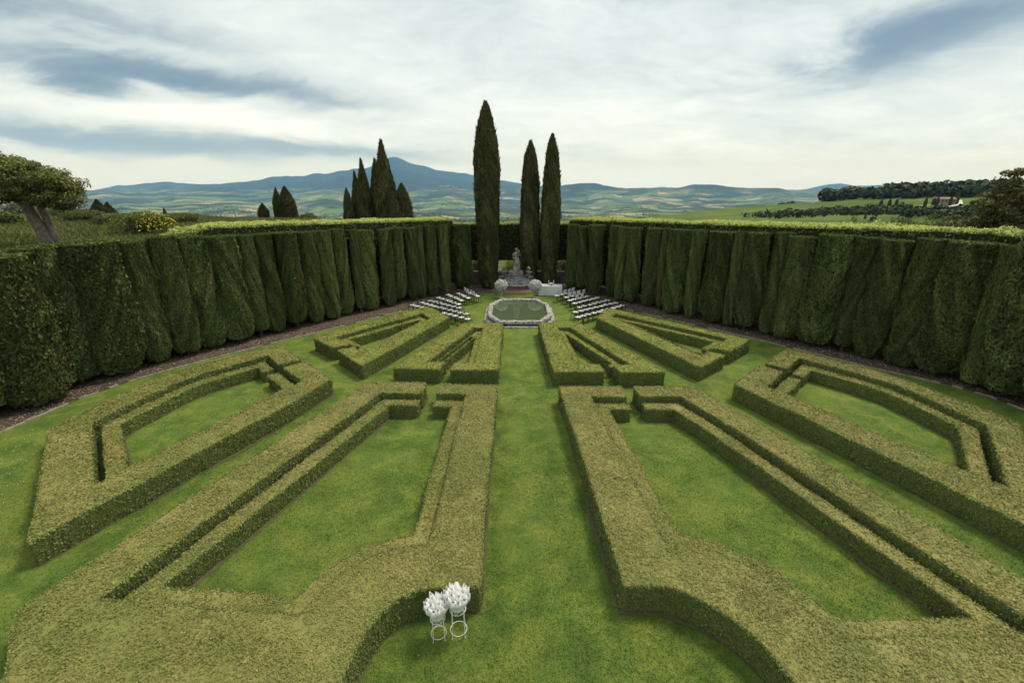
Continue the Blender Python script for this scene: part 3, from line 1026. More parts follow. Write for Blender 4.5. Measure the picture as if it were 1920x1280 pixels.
# worn soil along the foot of the hedges
mb = MB()
for ring in FOOT:
    pr = ring if poly_area(ring) > 0 else ring[::-1]
    pr = round_poly(pr, 0.3, 0.05, 77)
    outer = offset_line(pr + [pr[0]], 1.0)[:-1]
    p, q = np.array(pr), np.array(outer)
    n = len(p)
    nd = unit(q - p)
    wd = 0.035 + 0.13 * vnoise(p[:, 0] * 0.9, p[:, 1] * 0.9, 5) ** 2.2
    e = p + nd * wd[:, None]
    V = np.concatenate([np.column_stack([p, np.full(n, 0.020)]), np.column_stack([e, np.full(n, 0.0125)])])
    mb.quads(V, [[i, n + i, n + (i + 1) % n, (i + 1) % n] for i in range(n)], 0)
o = mb.build('bare_soil', MT['foot_soil'])
tag(o, 'thin strips of bare earth along the foot of the box hedges', 'soil', kind='stuff')

# short grass standing on the lawn
n = 420000
rho = np.sqrt(np.exp(rng.uniform(math.log(3.9 ** 2 + 64), math.log(20.0 ** 2 + 64), n)) - 64)      # fewer, larger blades farther off
ga = rng.uniform(-1.12, 1.12, n)
gp = np.column_stack([rho * np.sin(ga), rho * np.cos(ga)])
mask = np.zeros(len(gp), dtype=bool)
for ring in FOOT:
    mask |= inside(gp[:, 0], gp[:, 1], ring)
kx = np.interp(gp[:, 1], [p[1] for p in KERB_L], [p[0] for p in KERB_L])
kx2 = np.interp(gp[:, 1], [p[1] for p in KERB_R], [p[0] for p in KERB_R])
mask |= (gp[:, 0] < kx + 0.1) | (gp[:, 0] > kx2 - 0.1)
mask |= (np.abs(gp[:, 0] - 0.48) < 2.3) & (np.abs(gp[:, 1] - 28.65) < 3.1)
gp = gp[~mask]
n = len(gp)
d_ = np.hypot(gp[:, 0], np.hypot(gp[:, 1], EYE))
hgt = (0.008 + 0.0009 * d_) * (1.25 - rho[~mask] / 20) * rng.uniform(0.6, 1.3, n)
wid = 0.0011 * d_ * rng.uniform(0.6, 1.2, n)
a = rng.uniform(0, 2 * math.pi, n)
base = np.column_stack([gp, np.full(n, 0.0)])
sd_ = np.column_stack([np.cos(a), np.sin(a), np.zeros(n)]) * wid[:, None]
tip = base + np.column_stack([rng.normal(0, 0.5, n) * hgt, rng.normal(0, 0.5, n) * hgt, hgt])
V = np.stack([base - sd_, base + sd_, tip], 1).reshape(-1, 3)
tint = np.clip(rng.normal(0.56, 0.15, n) + 0.15 * (fbm(gp[:, 0] * 0.8, gp[:, 1] * 0.8, 3, 61) - 0.5), 0, 1)
mb = MB().add(V, np.arange(n * 3, dtype=np.int32).reshape(n, 3), 0, tint)
o = mb.build('grass', MT['blade'])
tag(o, 'short mown grass of the lawn', 'grass', kind='stuff')

# daisies, thickest on the shady lawn at the left
x = np.concatenate([rng.normal(-14.8, 1.5, 700), rng.uniform(-16, 18, 170)])
y = np.concatenate([rng.normal(12.5, 2.2, 700), rng.uniform(4.5, 26, 170)])
ok = ~((x < np.interp(y, [p[1] for p in KERB_L], [p[0] for p in KERB_L]) + 0.15) | (x > np.interp(y, [p[1] for p in KERB_R], [p[0] for p in KERB_R]) - .15))
for ring in FOOT:
    ok &= ~inside(x, y, ring)
x, y = x[ok], y[ok]
mb = MB()
leaf_quads(mb, np.column_stack([x, y, np.full(len(x), 0.05)]), np.tile([0, -0.3, 1.0], (len(x), 1)), rng.uniform(0.014, 0.026, len(x)), rng.random(len(x)), 0, 0.3, 1.0)
o = mb.build('daisies', MT['petal'])
tag(o, 'scattered white daisies in the lawn', 'daisies', kind='stuff')

# ------------------------------------------------------------------ cypresses
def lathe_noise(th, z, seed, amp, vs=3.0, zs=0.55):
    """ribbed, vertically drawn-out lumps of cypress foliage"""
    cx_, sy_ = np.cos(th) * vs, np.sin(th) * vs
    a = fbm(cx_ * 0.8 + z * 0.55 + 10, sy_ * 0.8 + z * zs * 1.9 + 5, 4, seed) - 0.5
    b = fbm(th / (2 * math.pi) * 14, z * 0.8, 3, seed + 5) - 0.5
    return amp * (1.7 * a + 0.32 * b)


def cypress_mesh(height, rad, profile, seed, leaf_n, leaf_len, amp, z_leaf0, flat_top, mats, stray=0.0):
    """profile: list of (t, k): radius factor k at height fraction t"""
    pt = np.array(profile, dtype=float)

    def rad_at(z, th):
        k = np.interp(z / height, pt[:, 0], pt[:, 1])
        return np.maximum(0.02, rad * k * (1 + lathe_noise(th, z, seed, amp)))

    mb = MB()
    nz, nt = 34, 28
    zz = z_leaf0 + (height - z_leaf0) * np.linspace(0, 1, nz) ** 0.95
    th = np.linspace(0, 2 * math.pi, nt, endpoint=False)
    Z, T = np.meshgrid(zz, th, indexing='ij')
    Rr = rad_at(Z, T) * 0.94
    V = np.stack([Rr * np.cos(T), Rr * np.sin(T), Z - (0.03 if flat_top else 0)], -1).reshape(-1, 3)
    i, j = np.meshgrid(np.arange(nz - 1), np.arange(nt), indexing='ij')
    j2 = (j + 1) % nt
    mb.quads(V, np.stack([i * nt + j, i * nt + j2, (i + 1) * nt + j2, (i + 1) * nt + j], -1).reshape(-1, 4), 0, None, True)
    mb.polys(V, [list(range(nt))[::-1], [(nz - 1) * nt + k for k in range(nt)]], 0)
    # sprays of foliage
    n = leaf_n
    z = z_leaf0 + (height - z_leaf0) * rng.random(n * 3)
    w = np.interp(z / height, pt[:, 0], pt[:, 1])
    z = z[rng.random(n * 3) < w / max(pt[:, 1])][:n]
    n = len(z)
    t = rng.uniform(0, 2 * math.pi, n)
    r0 = rad_at(z, t)
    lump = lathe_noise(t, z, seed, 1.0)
    r_ = r0 * (1 + rng.normal(0, 0.03, n)) - 0.02
    N = np.column_stack([np.cos(t), np.sin(t), np.full(n, 0.15)])
    P_ = np.column_stack([r_ * np.cos(t), r_ * np.sin(t), z])
    up = np.column_stack([np.cos(t) * 0.32, np.sin(t) * 0.32, np.ones(n)])
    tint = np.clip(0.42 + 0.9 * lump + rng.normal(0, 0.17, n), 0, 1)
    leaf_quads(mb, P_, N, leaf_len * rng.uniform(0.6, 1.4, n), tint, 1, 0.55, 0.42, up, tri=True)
    if stray:
        m = int(n * stray)
        z = height * (0.40 + 0.60 * rng.random(m) ** 0.75)
        t = rng.uniform(0, 2 * math.pi, m)
        r_ = rad_at(np.minimum(z, height), t) * rng.uniform(0.8, 1.10, m)
        P_ = np.column_stack([r_ * np.cos(t), r_ * np.sin(t), z])
        up = np.column_stack([np.cos(t) * 0.22, np.sin(t) * 0.22, np.ones(m)])
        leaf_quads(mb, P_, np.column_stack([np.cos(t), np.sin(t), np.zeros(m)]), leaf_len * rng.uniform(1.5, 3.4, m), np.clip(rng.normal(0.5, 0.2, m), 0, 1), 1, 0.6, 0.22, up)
    if flat_top:
        m = int(1400 * (rad / 0.7) ** 2)
        t = rng.uniform(0, 2 * math.pi, m)
        r_ = rad_at(np.full(m, height), t) * np.sqrt(rng.random(m)) * 1.04
        P_ = np.column_stack([r_ * np.cos(t), r_ * np.sin(t), height + rng.uniform(-0.04, 0.03, m)])
        leaf_quads(mb, P_, np.tile([0, 0, 1.0], (m, 1)), leaf_len * rng.uniform(0.6, 1.2, m), rng.random(m), 2, 0.8, 0.5)
    return mb.build('crown', mats)


def trunk_mesh(h, r0, r1, seed, mat, lean=(0, 0), forks=0):
    rd = random.Random(seed)
    pts, rs = [], []
    for i in range(7):
        f = i / 6
        pts.append((lean[0] * f + rd.uniform(-.02, .02) * r0 * 4 * f, lean[1] * f + rd.uniform(-.02, .02) * r0 * 4 * f, -0.12 + (h + 0.12) * f))
        rs.append((r0 * (1 + 0.35 * (1 - f) ** 4) * (1 - f) + r1 * f))
    mb = MB().tube(pts, rs, 8)
    for k in range(forks):
        a = rd.uniform(0, 6.28)
        b = pts[3 + k % 3]
        L_ = h * rd.uniform(0.3, 0.5)
        mb.tube([b, (b[0] + math.cos(a) * L_ * .5, b[1] + math.sin(a) * L_ * .5, b[2] + L_ * .5), (b[0] + math.cos(a) * L_ * .9, b[1] + math.sin(a) * L_ * .9, b[2] + L_ * 1.1)], [r1 * .8, r1 * .6, r1 * .3], 6)
    return mb.build('trunk', mat)


CYP_MATS = [MT['cyp_core'], MT['cyp_leaf'], MT['cyp_tip']]
WALL_L = [(-19.21, 14.52, 2.05), (-18.9, 16.28, 2.31), (-18.39, 17.75, 1.82), (-17.9, 19.14, 2.14), (-17.16, 20.39, 1.31), (-16.39, 21.37, 1.26), (-15.67, 22.28, 1.58), (-14.9, 23.27, 1.42), (-14.2, 24.19, 1.03), (-13.65, 24.9, 1.0), (-12.96, 25.81, 1.31), (-12.18, 26.82, 1.1), (-11.54, 27.62, 1.0), (-10.85, 28.49, 1.09), (-10.32, 29.15, 0.55), (-9.76, 29.86, 1.39), (-8.88, 30.93, 0.89), (-8.18, 31.67, 1.09), (-7.39, 32.5, 0.85), (-6.83, 33.1, 0.63), (-6.2, 33.77, 0.96), (-5.54, 34.48, 0.74)]
WALL_R = [(4.93, 36.21, 0.98), (5.82, 35.51, 1.01), (6.74, 34.49, 1.23), (7.62, 33.36, 0.95), (8.25, 32.53, 0.73), (8.84, 31.77, 1.06), (9.65, 30.68, 1.17), (10.21, 29.91, 0.6), (10.86, 29.02, 1.46), (11.66, 27.92, 0.87), (12.46, 26.83, 1.52), (13.1, 26.02, 0.66), (13.72, 25.25, 1.41), (14.43, 24.37, 0.92), (15.06, 23.58, 1.18), (15.94, 22.56, 1.85), (16.78, 21.61, 1.11), (17.46, 20.84, 1.33), (18.29, 19.81, 1.4), (18.86, 18.68, 1.79), (19.42, 17.56, 0.97), (19.87, 16.65, 2.0), (20.21, 15.24, 1.75)]


def wall_top(y):
    return 5.05 + (36.0 - y) * 0.042


HEDGE_PROF = [
    [(0.0, 0.45), (0.06, 0.74), (0.15, 0.98), (0.32, 1.06), (0.6, 1.0), (0.85, 0.93), (1.0, 0.90)],
    [(0.0, 0.4), (0.08, 0.82), (0.18, 1.04), (0.40, 1.0), (0.7, 0.93), (1.0, 0.95)],
    [(0.0, 0.5), (0.05, 0.80), (0.12, 0.98), (0.3, 1.0), (0.5, 1.02), (0.75, 0.92), (1.0, 0.88)],
    [(0.0, 0.4), (0.08, 0.7), (0.22, 1.08), (0.45, 1.02), (0.65, 0.90), (0.85, 0.9), (1.0, 0.97)],
    [(0.0, 0.4), (0.05, 0.75), (0.12, 1.0), (0.35, 1.03), (0.7, 0.97), (1.0, 0.92)],
    [(0.0, 0.3), (0.08, 0.7), (0.2, 1.08), (0.4, 0.98), (0.7, 0.88), (0.88, 0.80), (1.0, 0.80)],
    [(0.0, 0.35), (0.08, 0.65), (0.17, 1.0), (0.34, 1.10), (0.55, 0.98), (0.8, 0.88), (1.0, 0.86)],
]
ORD = ['first', 'second', 'third', 'fourth', 'fifth', 'sixth', 'seventh', 'eighth', 'ninth', 'tenth', 'eleventh', 'twelfth', 'thirteenth', 'fourteenth', 'fifteenth', 'sixteenth', 'seventeenth', 'eighteenth', 'nineteenth', 'twentieth', 'twenty-first', 'twenty-second', 'twenty-third', 'twenty-fourth', 'twenty-fifth']
protos = []
for k in range(7):
    cr = cypress_mesh(5.4, 0.66, HEDGE_PROF[k], 100 + k, 28000, 0.105, 0.24, 0.32, True, CYP_MATS)
    tr = trunk_mesh(1.2, 0.085, 0.06, 200 + k, MT['dark_bark'], forks=2)
    protos.append((cr.data, tr.data))
    bpy.data.objects.remove(cr)
    bpy.data.objects.remove(tr)
for side, rowl in (('left', WALL_L), ('right', WALL_R)):
    for i, (x, y, w) in enumerate(rowl):
        rd = random.Random(i * 17 + len(rowl))
        sb = rd.uniform(-0.22, 0.30)                      # a little out of line
        t = empty('clipped_cypress', (x + (sb - 0.42) * (-0.8 if side == 'left' else 0.8), y + (sb - 0.42) * 0.6, 0.04), rd.uniform(0, 6.28))
        cm, tm = protos[(i * 3 + (1 if side == 'left' else 4)) % 7]
        cr = bpy.data.objects.new('crown', cm)
        tr = bpy.data.objects.new('trunk', tm)
        rd = random.Random(i * 13 + (5 if side == 'left' else 77))
        for q in (cr, tr):
            COL.objects.link(q)
            q.parent = t
        hh = wall_top(y) + rd.uniform(-0.10, 0.07) - (0.22 if side == 'left' and i < 2 else 0)
        k = w * rd.uniform(0.90, 1.04) / 1.32
        lift = rd.choice((-0.15, -0.1, -0.1, 0, 0.12))
        cr.scale = (k * 1.04, k * 1.04, (hh - lift) / 5.4)
        cr.location = (0, 0, lift)
        if side == 'left':
            lab = '%s clipped cypress of the left wall, counted from the left edge' % ORD[i]
        else:
            lab = '%s clipped cypress of the right wall, counted from the white table' % ORD[i]
        tag(t, lab, 'cypress', 'clipped cypresses forming the garden walls')

# cypresses flanking the statue
TALL_PROF = [(0.0, 0.5), (0.04, 0.85), (0.12, 0.93), (0.33, 0.92), (0.355, 0.93), (0.37, 1.02), (0.6, 1.06), (0.72, 1.02), (0.80, 0.93), (0.86, 0.79), (0.92, 0.57), (0.965, 0.34), (1.0, 0.10)]
TALL2_PROF = [(0.0, 0.5), (0.05, 0.85), (0.2, 0.95), (0.42, 0.95), (0.44, 1.04), (0.6, 1.0), (0.72, 0.90), (0.82, 0.77), (0.895, 0.61), (0.95, 0.37), (1.0, 0.06)]
TALL_MATS = [MT['cyp_core'], MT['tall_leaf'], MT['cyp_tip']]
for (x, y, h, r_, prof, seed, lab) in (
        (-1.92, 36.6, 13.65, 0.88, TALL_PROF, 301, 'tallest dark cypress, a broad column left of the statue'),
        (1.42, 37.4, 11.1, 0.74, TALL2_PROF, 302, 'tall slender cypress directly behind the statue, middle of three'),
        (3.02, 36.9, 11.5, 0.70, TALL2_PROF, 303, 'tall pointed cypress behind the white table, right of three')):
    t = empty('tall_cypress', (x, y, 0.02))
    cr = cypress_mesh(h, r_, prof, seed, 50000, 0.13, 0.20, 0.3, False, TALL_MATS, 0.07)
    cr.parent = t
    tr = trunk_mesh(1.5, 0.16, 0.12, seed, MT['dark_bark'])
    tr.parent = t
    tag(t, lab, 'cypress', 'tall cypresses round the statue')
# set back by the gap left of the tall one
t = empty('clipped_cypress', (-4.05, 36.6, 0.02))
cr = cypress_mesh(5.0, 0.78, HEDGE_PROF[4], 311, 15000, 0.14, 0.18, 0.2, True, CYP_MATS)
cr.parent = t
trunk_mesh(1.2, 0.1, 0.07, 311, MT['dark_bark']).parent = t
tag(t, 'broad clipped cypress set back between left wall and tallest cypress', 'cypress', 'clipped cypresses forming the garden walls')

# free-standing cypresses beyond the walls
FREE_PROF = [(0.0, 0.6), (0.06, 0.95), (0.25, 1.0), (0.45, 1.0), (0.62, 0.97), (0.75, 0.86), (0.87, 0.54), (0.94, 0.30), (1.0, 0.04)]
BLUNT_PROF = [(0.0, 0.6), (0.06, 0.95), (0.3, 1.0), (0.6, 0.94), (0.78, 0.74), (0.9, 0.46), (1.0, 0.06)]
CONE_PROF = [(0.0, 0.6), (0.1, 0.95), (0.4, 1.0), (0.6, 0.90), (0.75, 0.66), (0.87, 0.38), (0.95, 0.16), (1.0, 0.02)]
free_protos = []
for k, prof in enumerate((FREE_PROF, BLUNT_PROF, FREE_PROF, CONE_PROF)):
    cr = cypress_mesh(10.0, 1.2, prof, 330 + k, 20000, 0.19, 0.27, 0.4, False, TALL_MATS, 0.12)
    tr = trunk_mesh(1.5, 0.2, 0.15, 330 + k, MT['dark_bark'])
    free_protos.append((cr.data, tr.data))
    bpy.data.objects.remove(cr)
    bpy.data.objects.remove(tr)


def at(px, py, y):
    """ground position of a bearing seen at column px, and the height seen there at row py, at depth y"""
    v = (py - 640) / F
    k = y / (PC - v * PS)
    return (px - 960) / F * k, EYE + (-PS - v * PC) * k


for (px, top, wpx, y, k, lab) in (
        (649, 354, 19, 47.0, 1, 'short blunt cypress, leftmost of the group beyond the left wall'),
        (664, 323, 24, 48.5, 3, 'cypress beside the blunt one in the group beyond the left wall'),
        (676, 300, 31, 48.0, 3, 'pointed cypress left of the tallest in the group beyond the left wall'),
        (714, 266, 46, 48.0, 3, 'tallest cypress of the group beyond the left wall, before the mountain'),
        (702, 300, 26, 49.5, 2, 'cypress tucked behind the tallest one of the left group'),
        (752, 346, 40, 47.0, 1, 'bushy low cypress, rightmost of the group beyond the left wall'),
        (738, 362, 26, 46.0, 1, 'small bushy cypress between tallest and rightmost of the left group'),
        (491, 381, 19, 56.0, 3, 'small lone cypress left of a close pair above the left wall'),
        (516, 352, 17, 57.0, 3, 'thin left cypress of the close pair above the left wall'),
        (533, 350, 30, 56.0, 3, 'broad right cypress of the close pair above the left wall'),
        (180, 374, 26, 58.0, 3, 'left one of two cypresses just right of the leaning tree'),
        (200, 379, 23, 60.0, 3, 'right one of two cypresses just right of the leaning tree'),
        (307, 391, 16, 70.0, 3, 'small dark cypress right of the yellow broom'),
        (374, 408, 16, 72.0, 3, 'tiny cypress where the left wall top begins to brighten')):
    x, zt = at(px, top, y)
    zb = float(land_z(x, y)) - 0.1
    t = empty('cypress', (x, y, zb), px * 0.1)
    cm, tm = free_protos[k]
    wd = wpx * (y * PC - (zt - EYE - 3) * PS) / F
    cr = bpy.data.objects.new('crown', cm)
    tr = bpy.data.objects.new('trunk', tm)
    for q in (cr, tr):
        COL.objects.link(q)
        q.parent = t
    cr.scale = (wd / 2.3, wd / 2.3, (zt - zb) / 10.0)
    tr.scale = (0.6, 0.6, 0.9)
    tag(t, lab, 'cypress', 'cypresses standing beyond the hedge walls')

# ------------------------------------------------------------------ laurel hedges backing the cypress walls
def laurel(name, line, width, ztop, zbot, bright, lab, seed, dens=1.0, sgn=1):
    """a thick informal hedge: line is its front edge; bright(x, y) says how much new growth tops it"""
    a = resample(line, 0.4)
    t = np.gradient(a, axis=0)
    t /= np.linalg.norm(t, axis=1, keepdims=True)
    nb = np.stack([-t[:, 1], t[:, 0]], 1) * sgn
    b = a + nb * width
    n = len(a)
    zt = np.array([ztop(p[1]) for p in a])
    zb_ = zbot
    mb = MB()
    V = np.concatenate([np.column_stack([a, np.full(n, zb_)]), np.column_stack([a, zt - 0.12]), np.column_stack([b, zt - 0.12]), np.column_stack([b, np.full(n, zb_)])])
    Fc = [[k * n + i, k * n + i + 1, (k + 1) % 4 * n + i + 1, (k + 1) % 4 * n + i] for k in range(4) for i in range(n - 1)]
    mb.quads(V, Fc, 0)
    mb.polys(V, [[0, n, 2 * n, 3 * n], [n - 1, 4 * n - 1, 3 * n - 1, 2 * n - 1]], 0)
    L_ = n * 0.4
    # front and back leaves
    for face, pp, s in ((0, a, -1), (1, b, 1)):
        m = int(L_ * (float(zt.mean()) - zb_) * 110 * dens)
        i = rng.integers(0, n, m)
        q = pp[i] + t[i] * rng.uniform(-0.2, 0.2, m)[:, None]
        z = zb_ + (zt[i] - zb_) * rng.random(m)
        nn = np.column_stack([nb[i] * s, np.full(m, 0.2)])
        P_ = np.column_stack([q, z]) + nn * (rng.normal(0.03, 0.08, m) + 0.25 * (fbm(q[:, 0] + z * .7, q[:, 1] - z, 3, seed) - 0.5))[:, None]
        leaf_quads(mb, P_, nn, rng.uniform(0.09, 0.17, m), np.clip(rng.normal(0.4, 0.22, m), 0, 1), 1, 0.8, 0.5)
    # top: new growth standing up
    m = int(L_ * width * 600 * dens)
    i = rng.integers(0, n, m)
    f = rng.random(m)
    q = a[i] + nb[i] * (f * width)[:, None] + t[i] * rng.uniform(-0.2, 0.2, m)[:, None]
    lump = fbm(q[:, 0] * 1.6, q[:, 1] * 1.6, 3, seed + 2)
    z = zt[i] - 0.12 + 0.26 * (lump - 0.35) + rng.uniform(-0.05, 0.13, m)
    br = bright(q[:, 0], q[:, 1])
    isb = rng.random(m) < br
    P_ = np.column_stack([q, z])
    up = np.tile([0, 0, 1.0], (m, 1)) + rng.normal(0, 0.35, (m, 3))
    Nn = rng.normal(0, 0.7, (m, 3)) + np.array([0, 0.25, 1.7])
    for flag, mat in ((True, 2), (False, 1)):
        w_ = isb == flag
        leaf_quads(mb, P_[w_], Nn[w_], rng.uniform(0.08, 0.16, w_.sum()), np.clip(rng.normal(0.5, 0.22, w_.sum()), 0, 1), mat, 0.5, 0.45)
    o = mb.build(name, [MT['cyp_core'], MT['laurel'], MT['laurel_tip']])
    tag(o, lab, 'hedge')
    return o


def off_wall(rowl, d):
    p = np.array([(x, y) for x, y, _ in rowl])
    t = np.gradient(p, axis=0)
    t /= np.linalg.norm(t, axis=1, keepdims=True)
    nn = np.stack([-t[:, 1], t[:, 0]], 1)
    return p + nn * d


WL = [(-20.9, 9.5)] + [tuple(v) for v in off_wall(WALL_L, 0.35)[::2]] + [(-4.6, 36.4)]
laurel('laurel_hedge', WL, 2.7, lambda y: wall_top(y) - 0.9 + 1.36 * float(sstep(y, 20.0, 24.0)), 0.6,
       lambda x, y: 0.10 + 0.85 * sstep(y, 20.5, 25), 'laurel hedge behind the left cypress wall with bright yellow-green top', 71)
WR = [(4.6, 37.2)] + [tuple(v) for v in off_wall(WALL_R, 0.35)[::2]] + [(22.0, 9.5)]
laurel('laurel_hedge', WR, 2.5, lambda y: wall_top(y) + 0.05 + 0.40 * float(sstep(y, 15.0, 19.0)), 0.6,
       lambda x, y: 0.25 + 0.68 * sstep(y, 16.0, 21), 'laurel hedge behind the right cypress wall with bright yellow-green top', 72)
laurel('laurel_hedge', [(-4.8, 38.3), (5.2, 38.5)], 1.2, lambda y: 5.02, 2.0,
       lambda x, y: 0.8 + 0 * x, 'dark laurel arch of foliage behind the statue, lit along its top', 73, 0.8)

# ------------------------------------------------------------------ low wall and shrubs seen through the gaps at the back
t = empty('parapet_wall', (0.3, 39.0, 0))
MB().box((0, 0, 0.35), (11.5, 0.4, 1.1)).build('wall', MT['dark_stone'], t)
MB().box((0, 0, 0.94), (11.6, 0.52, 0.08)).build('coping', MT['coping'], t)
tag(t, 'low dark parapet wall with pale coping behind the statue', 'wall')


def bush(name, x, y, z, rx, ry, rz, mat, n, leaf, lab, seed, cat='bush', bloom=None, parent_trunk=True, core=True, group=None):
    rd = np.random.default_rng(seed)
    t = empty(name, (x, y, z))
    mb = MB()
    if rz < 3:
        lobes = [(rd.uniform(-.55, .55) * rx, rd.uniform(-.55, .55) * ry, rd.uniform(0.35, 0.72) * rz, rd.uniform(0.38, 0.62)) for _ in range(11)]
        lobes.append((0, 0, 0.5 * rz, 0.72))
    else:
        lobes = [(rd.uniform(-.75, .75) * rx, rd.uniform(-.7, .7) * ry, rd.uniform(0.55, 0.86) * rz, rd.uniform(0.20, 0.40)) for _ in range(22)]
    per = n // len(lobes)
    for (a, b, c_, k) in lobes:
        v = unit(rd.normal(0, 1, (per, 3)))
        r_ = rd.random(per) ** 0.28
        P_ = v * r_[:, None] * np.array([rx * k, ry * k, rz * k * 0.62]) + np.array([a, b, c_])
        P_ = P_[P_[:, 2] > 0.02]
        v2 = unit(P_ - np.array([0, 0, rz * 0.3]))
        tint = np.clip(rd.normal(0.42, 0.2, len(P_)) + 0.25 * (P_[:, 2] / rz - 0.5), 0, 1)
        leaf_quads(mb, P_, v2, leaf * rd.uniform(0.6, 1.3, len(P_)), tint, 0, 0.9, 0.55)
    fo = mb.build('foliage', mat, t)
    mb = MB()
    for k in range(6):
        a = rd.uniform(0, 6.28)
        mb.tube([(0, 0, -0.1), (math.cos(a) * rx * .25, math.sin(a) * ry * .25, rz * .35), (math.cos(a) * rx * .5, math.sin(a) * ry * .5, rz * .7)], [0.05, 0.035, 0.012], 5)
    mb.build('stem', MT['dark_bark'], t)
    if bloom:
        mb = MB()
        m = bloom[1]
        v = unit(rd.normal(0, 1, (m, 3)))
        v[:, 2] = np.abs(v[:, 2])
        cl = fbm(v[:, 0] * 2 + 3, v[:, 2] * 2 + 5, 2, seed)
        v = v[(cl > 0.45) & (v[:, 0] > bloom[2])]
        P_ = v * np.array([rx * 0.97, ry * 0.97, rz * 0.75]) + np.array([0, 0, rz * 0.22])
        leaf_quads(mb, P_, v, leaf * 0.9, rd.random(len(P_)), 0, 0.8, 0.8)
        mb.build('blossom', bloom[0], fo)
    tag(t, lab, cat, group)
    return t


for (x, y, w, h, mat, lab) in (
        (-0.15, 40.3, 0.9, 2.5, 'laurel_tip', 'bright yellow-green bush glimpsed left of the statue'),
        (4.75, 40.4, 1.1, 2.3, 'bush_leaf', 'bright green bush behind the parapet right of the white table'),
        (-3.05, 40.3, 0.7, 2.4, 'bush_leaf', 'small bush in the gap left of the tallest cypress'),
        (0.9, 41.0, 1.2, 3.0, 'laurel', 'dark green bush directly behind the statue'),
        (-4.9, 40.6, 1.2, 2.6, 'laurel', 'dark bush behind the broad set-back cypress'),
        (2.3, 40.8, 1.1, 2.8, 'laurel', 'dark bush between the two right tall cypresses'),
        (6.2, 40.2, 1.2, 2.6, 'laurel', 'dark bush at the back corner of the right wall')):
    bush('shrub', x, y, -0.2, w, 0.8, h, MT[mat], 3000, 0.13, lab, int(x * 100) + 900)

# ------------------------------------------------------------------ the broad leaning tree on the bank and its neighbours
def limb(mb, p0, p1, r0, r1, rd, n=6, bend=0.08):
    p0, p1 = Vector(p0), Vector(p1)
    L_ = (p1 - p0).length
    pts, rs = [], []
    for i in range(n):
        f = i / (n - 1)
        j = Vector((rd.uniform(-1, 1), rd.uniform(-1, 1), rd.uniform(-.5, .5))) * bend * L_ * math.sin(math.pi * f) * 0.5
        pts.append(p0.lerp(p1, f) + j)
        rs.append(r0 + (r1 - r0) * f)
    mb.tube(pts, rs, 8)
    return pts


def crown_leaves(mb, lobes, per_m3, leaf, mat, rd, shade=0.25, mi=0, clump=0.42):
    """foliage in separate sprays: every big lobe is a cloud of small leaf clusters with air between them"""
    for (c_, rx, ry, rz) in lobes:
        cl_r = min(clump, 0.6 * min(rx, ry, rz)) if clump < 1 else clump
        total = int(per_m3 * rx * ry * rz * 4.2)
        nc = max(6, int(3.4 * rx * ry * rz / cl_r ** 3 * 0.42))
        v = unit(rd.normal(0, 1, (nc, 3)))
        C = v * (rd.random(nc) ** 0.33)[:, None] * np.array([rx, ry, rz]) * 0.95 + np.array(c_)
        n = max(10, total // nc)
        idx = np.repeat(np.arange(nc), n)
        w = unit(rd.normal(0, 1, (len(idx), 3))) * (rd.random(len(idx)) ** 0.45)[:, None] * cl_r * rd.uniform(0.7, 1.25, nc)[idx][:, None]
        P_ = C[idx] + w * np.array([1.15, 1.15, 0.75])
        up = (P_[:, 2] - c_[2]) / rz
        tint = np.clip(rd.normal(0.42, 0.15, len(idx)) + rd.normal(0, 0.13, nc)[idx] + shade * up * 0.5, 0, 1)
        leaf_quads(mb, P_, unit(w) + np.array([0, 0, 0.6]), leaf * rd.uniform(0.6, 1.3, len(idx)), tint, mi, 0.8, 0.6)


gx, gz = at(95, 455, 26.0)
zb = float(land_z(gx, 26.0))
t = empty('leaning_tree', (gx, 26.0, zb))
rdp = random.Random(5)
rdn = np.random.default_rng(5)
mb = MB()
limb(mb, (0, 0, -0.3), (-0.78, 0.1, 2.3), 0.33, 0.23, rdp, 7, 0.03)
tops = [(-0.78, 0.1, 2.2)]
for (dx_, dy_, dz_) in ((-2.0, 0.2, 1.2), (-0.9, -0.9, 1.5), (0.8, 0.3, 1.1), (1.6, -0.3, 0.6), (-0.4, 0.8, 1.7)):
    limb(mb, tops[0], (tops[0][0] + dx_, tops[0][1] + dy_, tops[0][2] + dz_), 0.17, 0.05, rdp)
mb.build('trunk', MT['bark'], t)
mb = MB()
limb(mb, (0.22, 0.25, -0.3), (-0.28, 0.35, 2.1), 0.20, 0.15, rdp, 7, 0.04)
limb(mb, (-0.28, 0.35, 2.05), (1.2, 0.5, 2.9), 0.12, 0.04, rdp)
limb(mb, (-0.28, 0.35, 2.05), (0.3, 0.0, 3.4), 0.11, 0.04, rdp)
mb.build('trunk', MT['bark'], t)
mb = MB()
lobes = [((-2.5, 0, 3.55), 1.5, 1.5, 1.05), ((-1.2, 0, 3.75), 1.5, 1.6, 1.1), ((0.1, 0, 3.45), 1.35, 1.5, 1.05), ((1.1, 0, 3.05), 1.1, 1.3, 0.95), ((1.75, 0, 2.65), 0.75, 1.0, 0.75),
         ((-0.4, -0.7, 2.95), 1.3, 0.9, 0.7), ((0.7, -0.5, 2.6), 1.1, 0.9, 0.6), ((-2.9, -0.2, 2.9), 0.9, 1.0, 0.6), ((-3.9, 0, 3.5), 1.3, 1.3, 1.0), ((-5.2, 0, 3.4), 1.4, 1.3, 1.0), ((-1.6, -0.5, 3.0), 1.1, 0.9, 0.6), ((2.15, 0, 2.95), 0.5, 0.6, 0.6)]
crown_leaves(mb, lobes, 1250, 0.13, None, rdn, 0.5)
mb.build('crown', MT['oak_leaf'], t)
